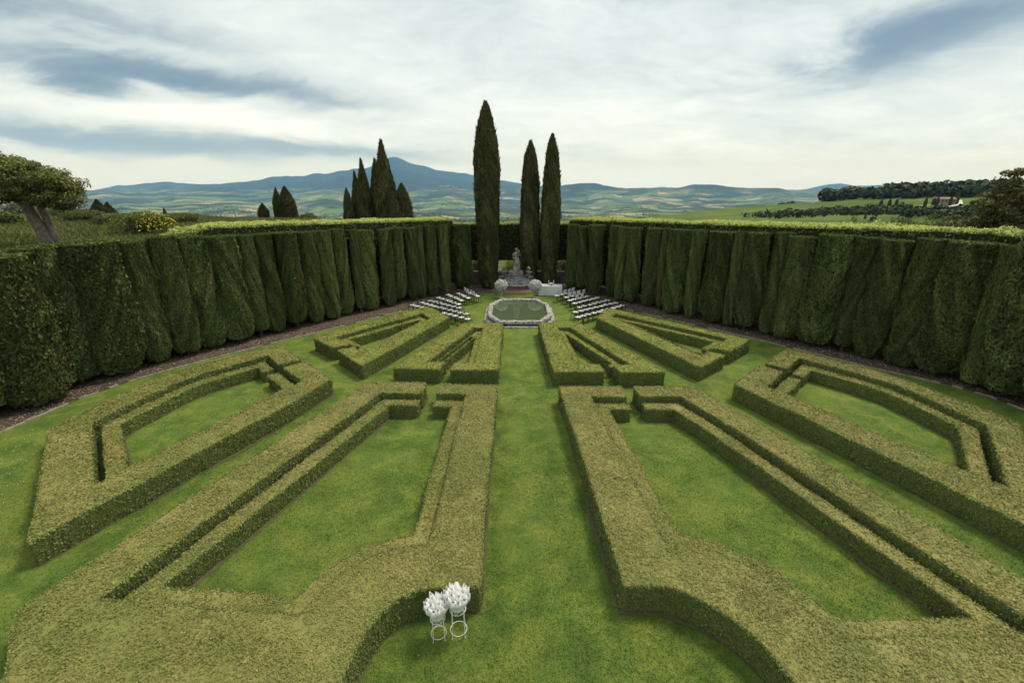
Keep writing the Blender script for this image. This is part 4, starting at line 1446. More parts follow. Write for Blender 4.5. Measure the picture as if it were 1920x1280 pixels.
tag(t, 'broad-crowned tree with two leaning grey trunks at the left edge', 'tree')

# rough grass on the bank
n = 60000
gx2, gy2 = rng.uniform(-52, -19, n), rng.uniform(16, 56, n)
k = ((gx2 + 19.5) * -0.832 + (gy2 - 14) * 0.555 > 3.2)
gx2, gy2 = gx2[k], gy2[k]
n = len(gx2)
hh2 = rng.uniform(0.10, 0.30, n) * (0.5 + fbm(gx2 / 3, gy2 / 3, 3, 19))
b2 = np.column_stack([gx2, gy2, land_z(gx2, gy2)])
a2 = rng.uniform(0, 6.28, n)
s2 = np.column_stack([np.cos(a2), np.sin(a2), np.zeros(n)]) * 0.035
V = np.stack([b2 - s2, b2 + s2, b2 + np.column_stack([rng.normal(0, .4, n) * hh2, rng.normal(0, .4, n) * hh2, hh2])], 1).reshape(-1, 3)
o = MB().add(V, np.arange(n * 3, dtype=np.int32).reshape(n, 3), 0, np.clip(fbm(gx2 / 2.5, gy2 / 2.5, 3, 23) + rng.normal(0, .12, n), 0, 1)).build('rough_grass', MT['meadow_grass'])
tag(o, 'long dry grass on the bank under the leaning tree', 'grass', kind='stuff')

# shrubs along the bank
for (px, py, top, y, wpx, mat, n, leaf, lab) in (
        (5, 440, 392, 36, 42, 'cyp_leaf', 2600, 0.16, 'dark rounded bush at the left edge behind the leaning tree'),
        (45, 415, 372, 52, 70, 'olive_leaf', 3200, 0.2, 'grey-green olive bush behind the leaning trunks'),
        (118, 428, 405, 44, 60, 'bush_leaf', 2600, 0.18, 'low green shrub right of the leaning trunks'),
        (165, 440, 415, 40, 60, 'bush_leaf', 2600, 0.16, 'low shrub left of the yellow broom'),
        (205, 445, 408, 38, 70, 'bush_leaf', 3000, 0.15, 'rounded flowering shrub against the yellow broom'),
        (345, 445, 412, 42, 60, 'oak_leaf', 2600, 0.16, 'brownish shrub right of the yellow broom'),
        (120, 425, 392, 62, 130, 'oak_leaf', 3000, 0.24, 'dark thicket under the crown of the leaning tree'),
        (575, 430, 398, 58, 46, 'copper_leaf', 2200, 0.2, 'brownish shrub right of the cypress pair'),
        (1590, 430, 412, 34, 44, 'broom_leaf', 2000, 0.16, 'yellowish shrub above the right wall'),
        (1660, 435, 418, 30, 70, 'laurel_tip', 2200, 0.14, 'pale green shrub growing just above the right wall'),
        (1735, 450, 408, 34, 110, 'bush_leaf', 4200, 0.15, 'spreading green shrub above the right wall before the farmhouse'),
        (1800, 455, 420, 30, 80, 'bush_leaf', 3200, 0.14, 'leafy shrub between spreading shrub and dark right-edge tree')):
    x, zt = at(px, top, y)
    _, zb_s = at(px, py, y)
    zb2 = max(float(land_z(x, y)), -6.0)
    zt = max(zt, zb2 + 0.9)
    wd = wpx * (y * PC) / F / 2
    bush('bush', x, y, zb2 - 0.05, wd * 1.15, wd * 1.0, (zt - zb2) * 1.0, MT[mat], int(n * (6 if zt - zb2 > 3 else 1.6)), leaf, lab, px + 31, group='shrubs beyond the hedge walls')
x, zt = at(262, 392, 33.0)
zb = float(land_z(x, 33.0))
bush('broom', x, 33.0, zb - 0.1, 2.3, 1.6, (zt - zb) * 1.0, MT['broom_leaf'], 9000, 0.13, 'large rounded yellow-flowered broom bush above the left wall', 55, 'bush', bloom=(MT['broom_bloom'], 420, 0.25))

# dark leafy tree at the right edge
y = 27.0
gx, zt = at(1900, 312, y)
zb = float(land_z(gx, y))
t = empty('leafy_tree', (gx, y, zb))
rdp, rdn = random.Random(8), np.random.default_rng(8)
hh = zt - zb
mb = MB()
limb(mb, (0, 0, -0.3), (0.2, 0, hh * 0.55), 0.26, 0.16, rdp)
for k in range(9):
    a = k * 0.7
    z0 = hh * (0.35 + 0.05 * k)
    L_ = 1.9 - 0.12 * k
    limb(mb, (0.1, 0, z0), (0.1 + math.cos(a) * L_, math.sin(a) * L_ * 0.8, z0 + 1.1), 0.09, 0.02, rdp)
limb(mb, (0.2, 0, hh * .5), (0.25, 0, hh * 0.97), 0.14, 0.02, rdp)
mb.build('trunk', MT['dark_bark'], t)
mb = MB()
lobes = [((0, 0, hh * .48), 2.0, 1.8, 1.3), ((-0.9, 0, hh * .60), 1.4, 1.3, 1.1), ((0.9, 0, hh * .60), 1.5, 1.3, 1.2), ((0.1, 0, hh * .72), 1.3, 1.3, 0.9), ((0.7, 0, hh * .85), 0.9, 0.9, 0.75), ((0.2, 0, hh * .93), 0.55, 0.6, 0.55), ((-0.7, 0, hh * .82), 0.6, 0.6, 0.5), ((-1.6, 0, hh * .5), 0.8, 0.9, 0.9), ((2, 0, hh * .7), 1.2, 1.2, 1.4)]
for k in range(16):
    a = rdn.uniform(-2.2, 2.4)
    lobes.append(((a, rdn.uniform(-.6, .6), hh * (0.97 - 0.10 * abs(a - 0.4)) + rdn.uniform(-1.0, 0.15)), 0.32, 0.32, 0.5))
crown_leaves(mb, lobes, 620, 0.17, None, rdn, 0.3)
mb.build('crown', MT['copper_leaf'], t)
tag(t, 'dark brownish leafy tree rising above the right wall at the edge', 'tree')

# ------------------------------------------------------------------ octagonal pool
OX, OY = 0.48, 28.65


def octagon(hx, hy, fx, fy):
    return [(OX - fx, OY - hy), (OX + fx, OY - hy), (OX + hx, OY - fy), (OX + hx, OY + fy), (OX + fx, OY + hy), (OX - fx, OY + hy), (OX - hx, OY + fy), (OX - hx, OY - fy)]


OUT, INN, STEP = octagon(2.02, 2.90, 1.28, 1.38), octagon(1.75, 2.60, 1.125, 1.245), octagon(2.22, 3.10, 1.38, 1.48)
pool = empty('octagonal_pool', (0, 0, 0))
tag(pool, 'octagonal stone-rimmed pool at the end of the grass path', 'pool')
MB().prism(STEP, -0.02, 0.07, 0).build('base_slab', MT['coping'], pool)
mb = MB()
for i in range(8):
    a, b, c_, d = OUT[i], OUT[(i + 1) % 8], INN[(i + 1) % 8], INN[i]
    e = 0.05
    q = [(p[0] * (1 - e) + OX * e, p[1] * (1 - e) + OY * e) for p in (a, b)] + [(p[0] * (1 + e) - OX * e, p[1] * (1 + e) - OY * e) for p in (c_, d)]
    V = [(x, y, 0.068) for x, y in q] + [(x, y, 0.25) for x, y in q]
    mb.quads(V, [[0, 1, 5, 4], [1, 2, 6, 5], [2, 3, 7, 6], [3, 0, 4, 7]], 0)
mb.build('basin_wall', MT['dark_stone'], pool)
for i in range(8):
    a, b, c_, d = (np.array(p) for p in (OUT[i], OUT[(i + 1) % 8], INN[(i + 1) % 8], INN[i]))
    mb = MB()
    nu, nv = 26, 7
    prof = [(0.0, 0.22), (0.0, 0.33), (0.12, 0.375), (0.5, 0.385), (0.88, 0.375), (1.0, 0.33), (1.0, 0.22)]
    V = []
    for u in range(nu):
        f = 0.004 + 0.992 * u / (nu - 1)
        o_, i_ = a + (b - a) * f, d + (c_ - d) * f
        for k, (g, z) in enumerate(prof):
            p = o_ + (i_ - o_) * g
            w = rng.normal(0, 0.008)
            V.append((p[0] + rng.normal(0, .009), p[1] + rng.normal(0, .009), z + w))
    Fc = [[u * nv + k, u * nv + k + 1, (u + 1) * nv + k + 1, (u + 1) * nv + k] for u in range(nu - 1) for k in range(nv - 1)]
    mb.quads(V, Fc, 0)
    mb.build('coping_stone', MT['coping'], pool)
w = MB().prism(octagon(1.78, 2.64, 1.15, 1.27), 0.10, 0.215, 0).build('water', MT['water'])
tag(w, 'still dark green water of the octagonal pool', 'water', kind='structure')

# ------------------------------------------------------------------ fountain and statue
FX, FY = 0.34, 35.6
ft = empty('stone_fountain', (FX, FY, 0))
tag(ft, 'weathered bell-shaped stone fountain carrying the statue behind the pool', 'fountain')
MB().lathe([(1.95, -0.02), (1.95, 0.10), (1.62, 0.105), (1.62, 0.22), (1.3, 0.225)], 40, sy=0.62).build('brick_step', MT['brick'], ft)
MB().lathe([(1.05, 0.20), (1.05, 0.52)], 36, sy=0.6).build('brick_arch', MT['brick'], ft)
mb = MB().lathe([(1.10, 0.50), (1.32, 0.52), (1.36, 0.57), (1.33, 0.62), (1.18, 0.66)], 44, sy=0.62)
mb.build('basin_lip', MT['coping'], ft)
bell = MB().lathe([(1.24, 0.58), (1.20, 0.74), (1.06, 0.90), (0.84, 1.02), (0.68, 1.14), (0.58, 1.28), (0.56, 1.36)], 44, sy=0.66).build('bell', MT['dark_stone'], ft)
pd = MB().box((0, 0, 1.40), (1.12, 0.80, 0.16)).box((0, 0, 1.52), (0.92, 0.70, 0.10)).box((0, 0, 1.59), (1.02, 0.78, 0.06)).build('pedestal', MT['statue_stone'], ft)
for s in (-1, 1):
    MB().tube([(s * 0.72, -0.1, 1.28), (s * 0.86, -0.1, 1.30), (s * 0.92, -0.1, 1.20), (s * 0.84, -0.1, 1.12), (s * 0.76, -0.1, 1.18)], 0.075, 8).build('scroll', MT['dark_stone'], ft)
    MB().box((s * 1.0, 0.45, 0.5), (0.62, 0.6, 1.04)).box((s * 1.0, 0.45, 1.05), (0.72, 0.70, 0.10)).build('side_pier', MT['dark_stone'], ft)
for s, lab in ((-1, 'weathered lidded stone urn left of the statue'), (1, 'weathered stone urn with pointed finial right of the statue')):
    u = empty('stone_urn', (FX + s * 1.0, FY + 0.42, 1.095))
    MB().lathe([(0.22, 0.0), (0.22, 0.05), (0.12, 0.08), (0.10, 0.14), (0.22, 0.22), (0.27, 0.32), (0.24, 0.36)], 18).build('bowl', MT['dark_stone'], u)
    MB().lathe([(0.29, 0.355), (0.30, 0.40), (0.16, 0.45), (0.08, 0.50), (0.07, 0.56)], 18).build('lid', MT['dark_stone'], u)
    MB().lathe([(0.07, 0.555), (0.16, 0.60), (0.17, 0.64), (0.08, 0.72), (0.03, 0.80), (0.005, 0.84)], 14).build('finial', MT['statue_stone'], u)
    tag(u, lab, 'urn', 'stone urns beside the statue')

# statue: a draped standing figure, weight on one leg, a bundle held against the shoulder
mb = MB()


def ring_loft(mb, secs, n=26, seed=0, fold=0.0):
    V, Fc = [], []
    for i, (x, y, z, rx, ry) in enumerate(secs):
        for k in range(n):
            a = 2 * math.pi * k / n
            f = 1 + fold * (0.5 * math.sin(a * 7 + z * 2.2 + seed) + 0.5 * math.sin(a * 11 - z * 3.0)) * max(0, min(1, (1.15 - z) / 0.5))
            V.append((x + rx * math.cos(a) * f, y + ry * math.sin(a) * f, z))
    for i in range(len(secs) - 1):
        for k in range(n):
            l = (k + 1) % n
            Fc.append([i * n + k, i * n + l, (i + 1) * n + l, (i + 1) * n + k])
    mb.quads(V, Fc, 0, None, True)
    mb.polys(V, [[k for k in reversed(range(n))], [(len(secs) - 1) * n + k for k in range(n)]], 0)


ring_loft(mb, [(0, 0, 0.0, .30, .25), (0, 0, 0.05, .29, .24), (0.02, 0, 0.3, .25, .21), (0.03, -.01, 0.6, .225, .20), (0.03, -.01, .85, .225, .185), (0.01, 0, 1.0, .20, .16), (0, 0, 1.12, .185, .145),
               (-.01, 0, 1.28, .21, .15), (-.01, 0, 1.40, .215, .14), (-.01, 0, 1.46, .14, .105), (-.01, 0, 1.50, .065, .065), (-.01, -.01, 1.57, .06, .06)], fold=0.12)
# head with hair knot, brow, nose and chin
ring_loft(mb, [(-.01, -.02, 1.53, .05, .06), (-.01, -.025, 1.57, .075, .09), (-.01, -.02, 1.64, .088, .105), (-.01, -.01, 1.71, .09, .11), (-.01, 0, 1.76, .07, .085), (-.01, 0, 1.79, .03, .04)], 18)
mb.tube([(-.01, -.115, 1.67), (-.01, -.145, 1.63), (-.01, -.12, 1.615)], [.014, .020, .014], 8)
mb.tube([(-.01, .08, 1.70), (-.01, .14, 1.69), (-.01, .17, 1.67)], [.06, .06, .03], 8)
for s in (-1, 1):
    mb.tube([(-.01 + s * .085, 0, 1.63), (-.01 + s * .098, .01, 1.66)], [.016, .02], 6)
# her right arm hangs and holds the robe, her left is raised against a bundle on the shoulder
mb.tube([(-.20, 0, 1.40), (-.27, -.02, 1.20), (-.27, -.06, 1.08), (-.20, -.17, .93), (-.16, -.19, .90)], [.065, .056, .050, .042, .036], 10)
mb.tube([(.19, 0, 1.40), (.29, -.02, 1.26), (.32, -.05, 1.18), (.26, -.13, 1.36), (.22, -.14, 1.44)], [.065, .056, .050, .044, .036], 10)
for k in range(4):
    mb.tube([(-.16 + .012 * k, -.19, .90 - .012 * k), (-.13 + .012 * k, -.215, .875 - .012 * k), (-.11 + .01 * k, -.20, .85 - .012 * k)], [.012, .011, .009], 6)
    mb.tube([(.22, -.14, 1.44 + .016 * k), (.18, -.165, 1.47 + .016 * k), (.15, -.15, 1.475 + .016 * k)], [.012, .011, .009], 6)
mb.tube([(-.16, -.18, .90), (-.15, -.21, .925), (-.125, -.215, .92)], [.014, .012, .01], 6)
mb.tube([(.215, -.13, 1.43), (.185, -.15, 1.425), (.16, -.16, 1.435)], [.014, .012, .01], 6)
mb.tube([(.24, -.06, 1.22), (.19, -.11, 1.40), (.17, -.09, 1.56), (.14, -.05, 1.66)], [.05, .085, .11, .07], 10)      # the bundle
for (x0, x1, z0) in ((-.2, .2, 1.36), (-.22, .18, 1.02)):
    mb.tube([(x0, -.09, z0), (0, -.19, z0 - .10), (x1, -.09, z0 - .02)], [.03, .04, .03], 8)                         # cloak edges
mb.tube([(-.10, -.20, .02), (-.11, -.29, .03)], [.05, .04], 8)
mb.tube([(.10, -.20, .02), (.12, -.28, .03)], [.05, .04], 8)
st = mb.build('statue', MT['statue_stone'])
st.location = (FX, FY, 1.615)
rm = st.modifiers.new('fuse', 'REMESH')
rm.mode = 'VOXEL'
rm.voxel_size = 0.018
rm.use_smooth_shade = True
tag(st, 'weathered stone statue of a draped standing figure above the pool', 'statue')

# ------------------------------------------------------------------ flower urns
def flower_urn(x, y, lab, seed):
    rd = np.random.default_rng(seed)
    t = empty('garden_urn', (x, y, 0.0))
    MB().lathe([(0.17, -0.02), (0.17, 0.04), (0.08, 0.07), (0.06, 0.15), (0.10, 0.20), (0.15, 0.30), (0.19, 0.48), (0.23, 0.60), (0.24, 0.63)], 20).build('urn', MT['urn_stone'], t)
    tag(t, lab[0], 'urn', 'urns with flowers before the pool')
    f = empty('flower_ball', (x, y, 0.62))
    mb = MB()
    n = 74
    for k in range(n):
        zc = 1 - 2 * (k + 0.5) / n
        a = k * 2.39996
        r_ = math.sqrt(1 - zc * zc)
        c_ = np.array([r_ * math.cos(a) * 0.42, r_ * math.sin(a) * 0.42, zc * 0.38 + 0.33]) + rd.normal(0, 0.025, 3)
        if c_[2] < 0.03:
            continue
        s = rd.uniform(0.085, 0.115)
        m = rd.normal(0, 1, 3)
        nv_ = c_ - np.array([0, 0, .3])
        nv_ = Vector(nv_).normalized()
        q = nv_.to_track_quat('Z', 'Y').to_matrix()
        V, Fc = [], []
        for i, (rr_, zz_) in enumerate(((0.35, -.7), (0.9, -.35), (1.0, 0.15), (0.72, 0.55), (0.85, 0.45), (0.45, 0.72), (0.3, 0.35))):
            for j in range(8):
                an = 2 * math.pi * j / 8 + i * 0.3
                w_ = 1 + 0.14 * math.sin(3 * an + k)
                V.append(q @ Vector((rr_ * w_ * math.cos(an) * s, rr_ * w_ * math.sin(an) * s, zz_ * s)) + Vector(c_))
        for i in range(6):
            for j in range(8):
                l = (j + 1) % 8
                Fc.append([i * 8 + j, i * 8 + l, (i + 1) * 8 + l, (i + 1) * 8 + j])
        mb.quads(V, Fc, 0, None, True)
    mb.build('blooms', MT['petal'], f)
    mb = MB()
    v = unit(rd.normal(0, 1, (700, 3)))
    P_ = v * np.array([0.37, 0.37, 0.33]) * rd.uniform(0.75, 1.04, 700)[:, None] + np.array([0, 0, 0.30])
    P_ = P_[P_[:, 2] > -0.02]
    leaf_quads(mb, P_, unit(P_ - np.array([0, 0, .3])), 0.075, np.clip(rd.normal(.4, .2, len(P_)), 0, 1), 0, 0.6, 0.5)
    mb.build('leaves', MT['laurel'], f)
    tag(f, lab[1], 'flowers', 'round white flower arrangements')


flower_urn(-0.82, 33.2, ('pale stone urn left of the fountain holding white flowers', 'ball of white flowers in the urn left of the fountain'), 5)
flower_urn(1.74, 33.2, ('pale stone urn beside the table holding white flowers', 'ball of white flowers in the urn beside the white table'), 6)

# ------------------------------------------------------------------ table, candles, centrepiece
TX, TY, TR = 2.98, 34.25, -0.10
t = empty('cloth_table', (TX, TY, 0), TR)
tag(t, 'table under a long white cloth right of the fountain', 'table')
MB().box((0, 0, 0.71), (1.62, 0.74, 0.04)).build('table_top', MT['dark_bark'], t)
for sx in (-1, 1):
    for sy in (-1, 1):
        MB().box((sx * .74, sy * .31, 0.345), (.05, .05, .69)).build('leg', MT['dark_bark'], t)
cl = MB()
NP = 160
per = []
hx, hy, cr_ = 0.83, 0.39, 0.05
for k in range(NP):
    u = k / NP * (4 * hx + 4 * hy)
    if u < 2 * hx:
        p = (-hx + u, -hy); nn = (0, -1)
    elif u < 2 * hx + 2 * hy:
        p = (hx, -hy + u - 2 * hx); nn = (1, 0)
    elif u < 4 * hx + 2 * hy:
        p = (hx - (u - 2 * hx - 2 * hy), hy); nn = (0, 1)
    else:
        p = (-hx, hy - (u - 4 * hx - 2 * hy)); nn = (-1, 0)
    per.append((p, nn, u))
V = []
levels = [(0.765, 0.0), (0.755, 0.012), (0.70, 0.016), (0.50, 0.03), (0.25, 0.05), (0.03, 0.075)]
for z, o_ in levels:
    for (p, nn, u) in per:
        f = (0.5 + 0.5 * math.sin(u * 9.5) * math.sin(u * 3.1 + 1)) * o_ * 1.1 + o_ * 0.4
        corner = 0.8 * o_ * max(0, 1 - min(abs(abs(p[0]) - hx), 1) / .12) * max(0, 1 - min(abs(abs(p[1]) - hy), 1) / .12)
        V.append((p[0] + nn[0] * f + math.copysign(corner, p[0]), p[1] + nn[1] * f + math.copysign(corner, p[1]), z))
Fc = [[i * NP + k, (i + 1) * NP + k, (i + 1) * NP + (k + 1) % NP, i * NP + (k + 1) % NP] for i in range(len(levels) - 1) for k in range(NP)]
cl.quads(V, Fc, 0, None, True)
cl.polys(V, [list(range(NP))], 0)
co = cl.build('tablecloth', MT['white_cloth'])
co.location = (TX, TY, 0)
co.rotation_euler = (0, 0, TR)
tag(co, 'long white cloth draped over the table right of the fountain', 'tablecloth')
for (x, lab) in ((-0.16, 'white candle on the cloth table, left of the small bouquet'), (0.22, 'white candle on the cloth table, right of the small bouquet')):
    c_ = empty('candle', (TX + x, TY + 0.10, 0.766))
    MB().lathe([(0.05, 0.0), (0.05, 0.015), (0.02, 0.03), (0.018, 0.10), (0.03, 0.11)], 12).build('holder', MT['urn_stone'], c_)
    MB().lathe([(0.021, 0.105), (0.021, 0.34), (0.006, 0.35), (0.003, 0.37)], 10).build('stick', MT['wax'], c_)
    tag(c_, lab, 'candle', 'candles on the table')
fb = empty('small_bouquet', (TX + 0.03, TY - 0.05, 0.766))
MB().lathe([(0.05, 0), (0.08, 0.02), (0.10, 0.07), (0.09, 0.09)], 14).build('bowl', MT['urn_stone'], fb)
mb = MB()
for k in range(14):
    a, r_ = k * 2.4, 0.03 + 0.1 * (k / 14) ** .5
    mb.lathe([(0.012, -0.03), (0.045, -0.01), (0.05, 0.02), (0.025, 0.045)], 8, (r_ * math.cos(a), r_ * math.sin(a), 0.15 - 0.04 * (k / 14)))
mb.build('blooms', MT['petal'], fb)
tag(fb, 'small bowl of white flowers between the two candles', 'bouquet')

# ------------------------------------------------------------------ ceremony chairs
def make_chair(white_back):
    t = empty('garden_chair')
    MB().box((0, 0, 0.435), (0.40, 0.40, 0.025)).build('seat_frame', MT['chair_metal'], t)
    V = []
    for z, k in ((0.449, 0.130), (0.47, 0.150), (0.495, 0.148), (0.512, 0.11)):
        for (a, b) in ((-1, -1), (0, -1.04), (1, -1), (1.04, 0), (1, 1), (0, 1.04), (-1, 1), (-1.04, 0)):
            V.append((a * k, b * k, z))
    Fc = [[i * 8 + j, i * 8 + (j + 1) % 8, (i + 1) * 8 + (j + 1) % 8, (i + 1) * 8 + j] for i in range(3) for j in range(8)]
    MB().quads(V, Fc, 0).polys(V, [[24 + j for j in range(8)]], 0).build('cushion', MT['cushion'], t)
    for sx in (-1, 1):
        MB().tube([(sx * .18, .18, 0.43), (sx * .195, .205, 0.0)], 0.014, 5).build('leg', MT['chair_metal'], t)
        MB().tube([(sx * .18, -.18, 0.43), (sx * .195, -.23, 0.0)], 0.014, 5).build('leg', MT['chair_metal'], t)
    mb = MB()
    for sx in (-1, 1):
        mb.tube([(sx * .185, -.185, 0.43), (sx * .185, -.235, 0.68), (sx * .17, -.27, 0.90)], 0.013, 5)
    mb.tube([(-.17, -.268, 0.885), (0, -.30, 0.90), (.17, -.268, 0.885)], 0.013, 5)
    mb.tube([(-.185, -.225, 0.62), (.185, -.225, 0.62)], 0.009, 5)
    br = mb.build('backrest', MT['chair_metal'], t)
    if white_back:
        mb = MB()
        V = [(-.165, -.225, .60), (.165, -.225, .60), (.16, -.268, .875), (-.16, -.268, .875)]
        V2 = [(x, y - .022, z) for x, y, z in V]
        mb.quads(V + V2, [[3, 2, 1, 0], [4, 5, 6, 7], [0, 1, 5, 4], [2, 3, 7, 6], [1, 2, 6, 5], [3, 0, 4, 7]], 0)
        mb.build('back_pad', MT['cushion'], br)
    MB().tube([(-.19, .195, .18), (.19, .195, .18)], 0.008, 5).tube([(-.19, -.21, .18), (.19, -.21, .18)], 0.008, 5).build('stretcher', MT['chair_metal'], t)
    return t


CH_L = [((-3.24, 33.01), (-2.46, 31.76), 4), ((-3.88, 32.6), (-3.12, 31.2), 4), ((-4.6, 32.2), (-3.51, 30.51), 5), ((-5.18, 31.27), (-3.55, 29.45), 6), ((-5.61, 30.4), (-3.43, 28.49), 7), ((-6.11, 29.83), (-2.86, 27.01), 10), ((-6.61, 29.23), (-2.64, 25.93), 11)]
CH_R = [((3.26, 31.92), (4.34, 33.01), 4), ((3.87, 31.42), (5.02, 32.44), 4), ((3.99, 30.51), (5.41, 31.76), 5), ((4.24, 29.7), (6.0, 31.27), 6), ((4.39, 28.68), (6.6, 30.54), 7), ((4.0, 27.47), (6.98, 29.81), 9), ((3.98, 26.31), (7.27, 29.09), 10)]
ch_a, ch_b = make_chair(False), make_chair(True)
used = {}
ROWN = ['front row', 'second row', 'third row', 'fourth row', 'fifth row', 'sixth row', 'last row']
for side, rows_c in (('left', CH_L), ('right', CH_R)):
    for ri, (p0, p1, n) in enumerate(rows_c):
        d = np.array(p1) - np.array(p0)
        fac = np.array([-d[1], d[0]])
        fac = fac / np.linalg.norm(fac)
        if fac[1] < 0:
            fac = -fac
        ang = math.atan2(-fac[0], fac[1])
        for k in range(n):
            if ri == 6 and side == 'left' and 3 <= k <= 5:
                continue                                   # wholly behind the box hedge
            rd = random.Random(ri * 100 + k + (0 if side == 'left' else 5000))
            x = p0[0] + d[0] * k / (n - 1) + rd.uniform(-.025, .025)
            y = p0[1] + d[1] * k / (n - 1) + rd.uniform(-.025, .025)
            wb = ri == 0 or (side == 'right' and ri == 1) or (side == 'right' and ri == 2 and k in (1, 2))
            src = ch_b if wb else ch_a
            if wb not in used:
                used[wb] = 1
                o = src
            else:
                o = copy_tree(src)
            o.location = (x, y, 0.0)
            o.rotation_euler = (0, 0, ang + rd.uniform(-.08, .08))
            seat = (n - 1 - k) if side == 'left' else k
            tag(o, 'white-cushioned dark chair, %s of the %s block, %s seat from the pool lawn' % (ROWN[ri], side, ORD[seat]), 'chair', 'ceremony chairs on the %s of the pool' % side)

# ------------------------------------------------------------------ plant stands with paper cones
def stand(x, y, h, r_, rz, lab, seed, cone_lab, n_cone):
    t = empty('plant_stand', (x, y, 0.0), rz)
    rd = random.Random(seed)
    tag(t, lab, 'plant stand', 'white wire plant stands')
    ring = lambda rr_, z, m=28: [(rr_ * math.cos(2 * math.pi * k / m), rr_ * math.sin(2 * math.pi * k / m), z) for k in range(m)]
    for k in range(4):
        a = math.pi / 4 + k * math.pi / 2
        c_, s_ = math.cos(a), math.sin(a)
        MB().tube([(c_ * r_ * .97, s_ * r_ * .97, h), (c_ * r_ * 1.0, s_ * r_, h * .5), (c_ * r_ * 1.08, s_ * r_ * 1.08, 0.008)], 0.0055, 6).lathe([(0.004, 0), (0.011, 0.004), (0.011, 0.012), (0.004, 0.018)], 8, (c_ * r_ * 1.08, s_ * r_ * 1.08, 0)).build('leg', MT['white_metal'], t)
    MB().tube(ring(r_, 0.10), 0.0055, 6, closed=True).build('ring', MT['white_metal'], t)
    MB().tube(ring(r_ * .97, h), 0.006, 6, closed=True).build('ring', MT['white_metal'], t)
    MB().tube(ring(r_ * .97, h - 0.10), 0.006, 6, closed=True).build('ring', MT['white_metal'], t)
    mb = MB()
    for k in range(10):
        a0 = 2 * math.pi * k / 10
        pts = []
        for q in range(13):
            f = q / 12
            an = a0 + 0.62 * (f - 0.5) * 0.9
            z = h - 0.05 + 0.036 * math.sin(f * 2 * math.pi)
            pts.append((r_ * .97 * math.cos(an), r_ * .97 * math.sin(an), z))
        mb.tube(pts, 0.005, 5)
    mb.build('scrollwork', MT['white_metal'], t)
    mb = MB()
    V, m = [], 40
    for (rr_, z) in ((r_ * .80, h - 0.06), (r_ * .98, h + 0.0), (r_ * 1.13, h + 0.07), (r_ * 1.20, h + 0.14), (r_ * 1.14, h + 0.145), (r_ * .95, h + 0.06)):
        for k in range(m):
            a = 2 * math.pi * k / m
            w = 1 + 0.035 * math.sin(a * 11 + z * 20) * (1 if z > h else 0)
            V.append((rr_ * w * math.cos(a), rr_ * w * math.sin(a), z))
    Fc = [[i * m + k, i * m + (k + 1) % m, (i + 1) * m + (k + 1) % m, (i + 1) * m + k] for i in range(5) for k in range(m)]
    mb.quads(V, Fc, 0, None, True).polys(V, [[k for k in reversed(range(m))], [5 * m + k for k in range(m)]], 0)
    mb.build('basket', MT['white_cloth'], t)
    # rolled paper cones standing in the basket
    for k in range(n_cone):
        if k == 0:
            rad_, an = 0.0, 0.0
        elif k < 6:
            rad_, an = 0.42, k * 2 * math.pi / 5
        else:
            rad_, an = 0.86, (k - 6) * 2 * math.pi / (n_cone - 6) + 0.3
        rad_ += rd.uniform(-.04, .04)
        an += rd.uniform(-.15, .15)
        bx_, by_ = rad_ * r_ * math.cos(an) * 0.95, rad_ * r_ * math.sin(an) * 0.95
        tilt = 0.05 + 0.34 * rad_
        L_ = rd.uniform(0.26, 0.30) * (1 - 0.14 * rad_)
        mb = MB()
        V, m = [], 14
        ph = an + rd.uniform(-0.7, 0.7) + (3.1416 if k % 3 == 0 else 0)
        prof = [(0.020, 0.0), (0.050, 0.33), (0.066, 0.68), (0.030, 1.0)]
        for inn in (0, 1):
            for (rr_, f) in (prof if not inn else prof[::-1]):
                for q in range(m):
                    a = 2 * math.pi * q / m
                    lip = (0.20 * max(0, math.cos(a - ph)) ** 2 + 0.05 * math.sin(3 * a + ph)) * (f ** 4)
                    r2 = rr_ * (1 + 0.06 * math.sin(a * 2 + ph)) - inn * 0.003
                    V.append((r2 * math.cos(a), r2 * math.sin(a), L_ * (f + lip) - inn * 0.001))
        Fc = [[i * m + q, i * m + (q + 1) % m, (i + 1) * m + (q + 1) % m, (i + 1) * m + q] for i in range(7) for q in range(m)]
        mb.quads(V, Fc, 0, None, True)
        o = mb.build('paper_cone', MT['white_paper'])
        wx = x + bx_ * math.cos(rz) - by_ * math.sin(rz)
        wy = y + bx_ * math.sin(rz) + by_ * math.cos(rz)
        o.location = (wx, wy, h + 0.052)
        o.rotation_euler = Vector((math.sin(tilt) * math.cos(an + rz), math.sin(tilt) * math.sin(an + rz), math.cos(tilt))).to_track_quat('Z', 'Y').to_euler()
        tag(o, cone_lab, 'paper cone', cone_lab.replace('white rolled paper cone', 'paper cones'))


stand(-1.37, 6.24, 0.565, 0.140, 0.2, 'shorter white wire plant stand, left of the pair by the hedge', 1, 'white rolled paper cone in the shorter left stand', 17)
stand(-1.005, 6.32, 0.70, 0.155, 0.1, 'taller white wire plant stand, right of the pair by the hedge', 2, 'white rolled paper cone in the taller right stand', 17)

# ------------------------------------------------------------------ the country beyond
def on_land(px, r):
    a_ = math.atan((px - 960) * PC / F)
    x, y = r * math.sin(a_), r * math.cos(a_)
    return x, y, float(land_z(x, y))


# woods and hedgerow trees too far to tell apart
rw = np.random.default_rng(99)
tx_, ty_, th_, tw_ = [], [], [], []


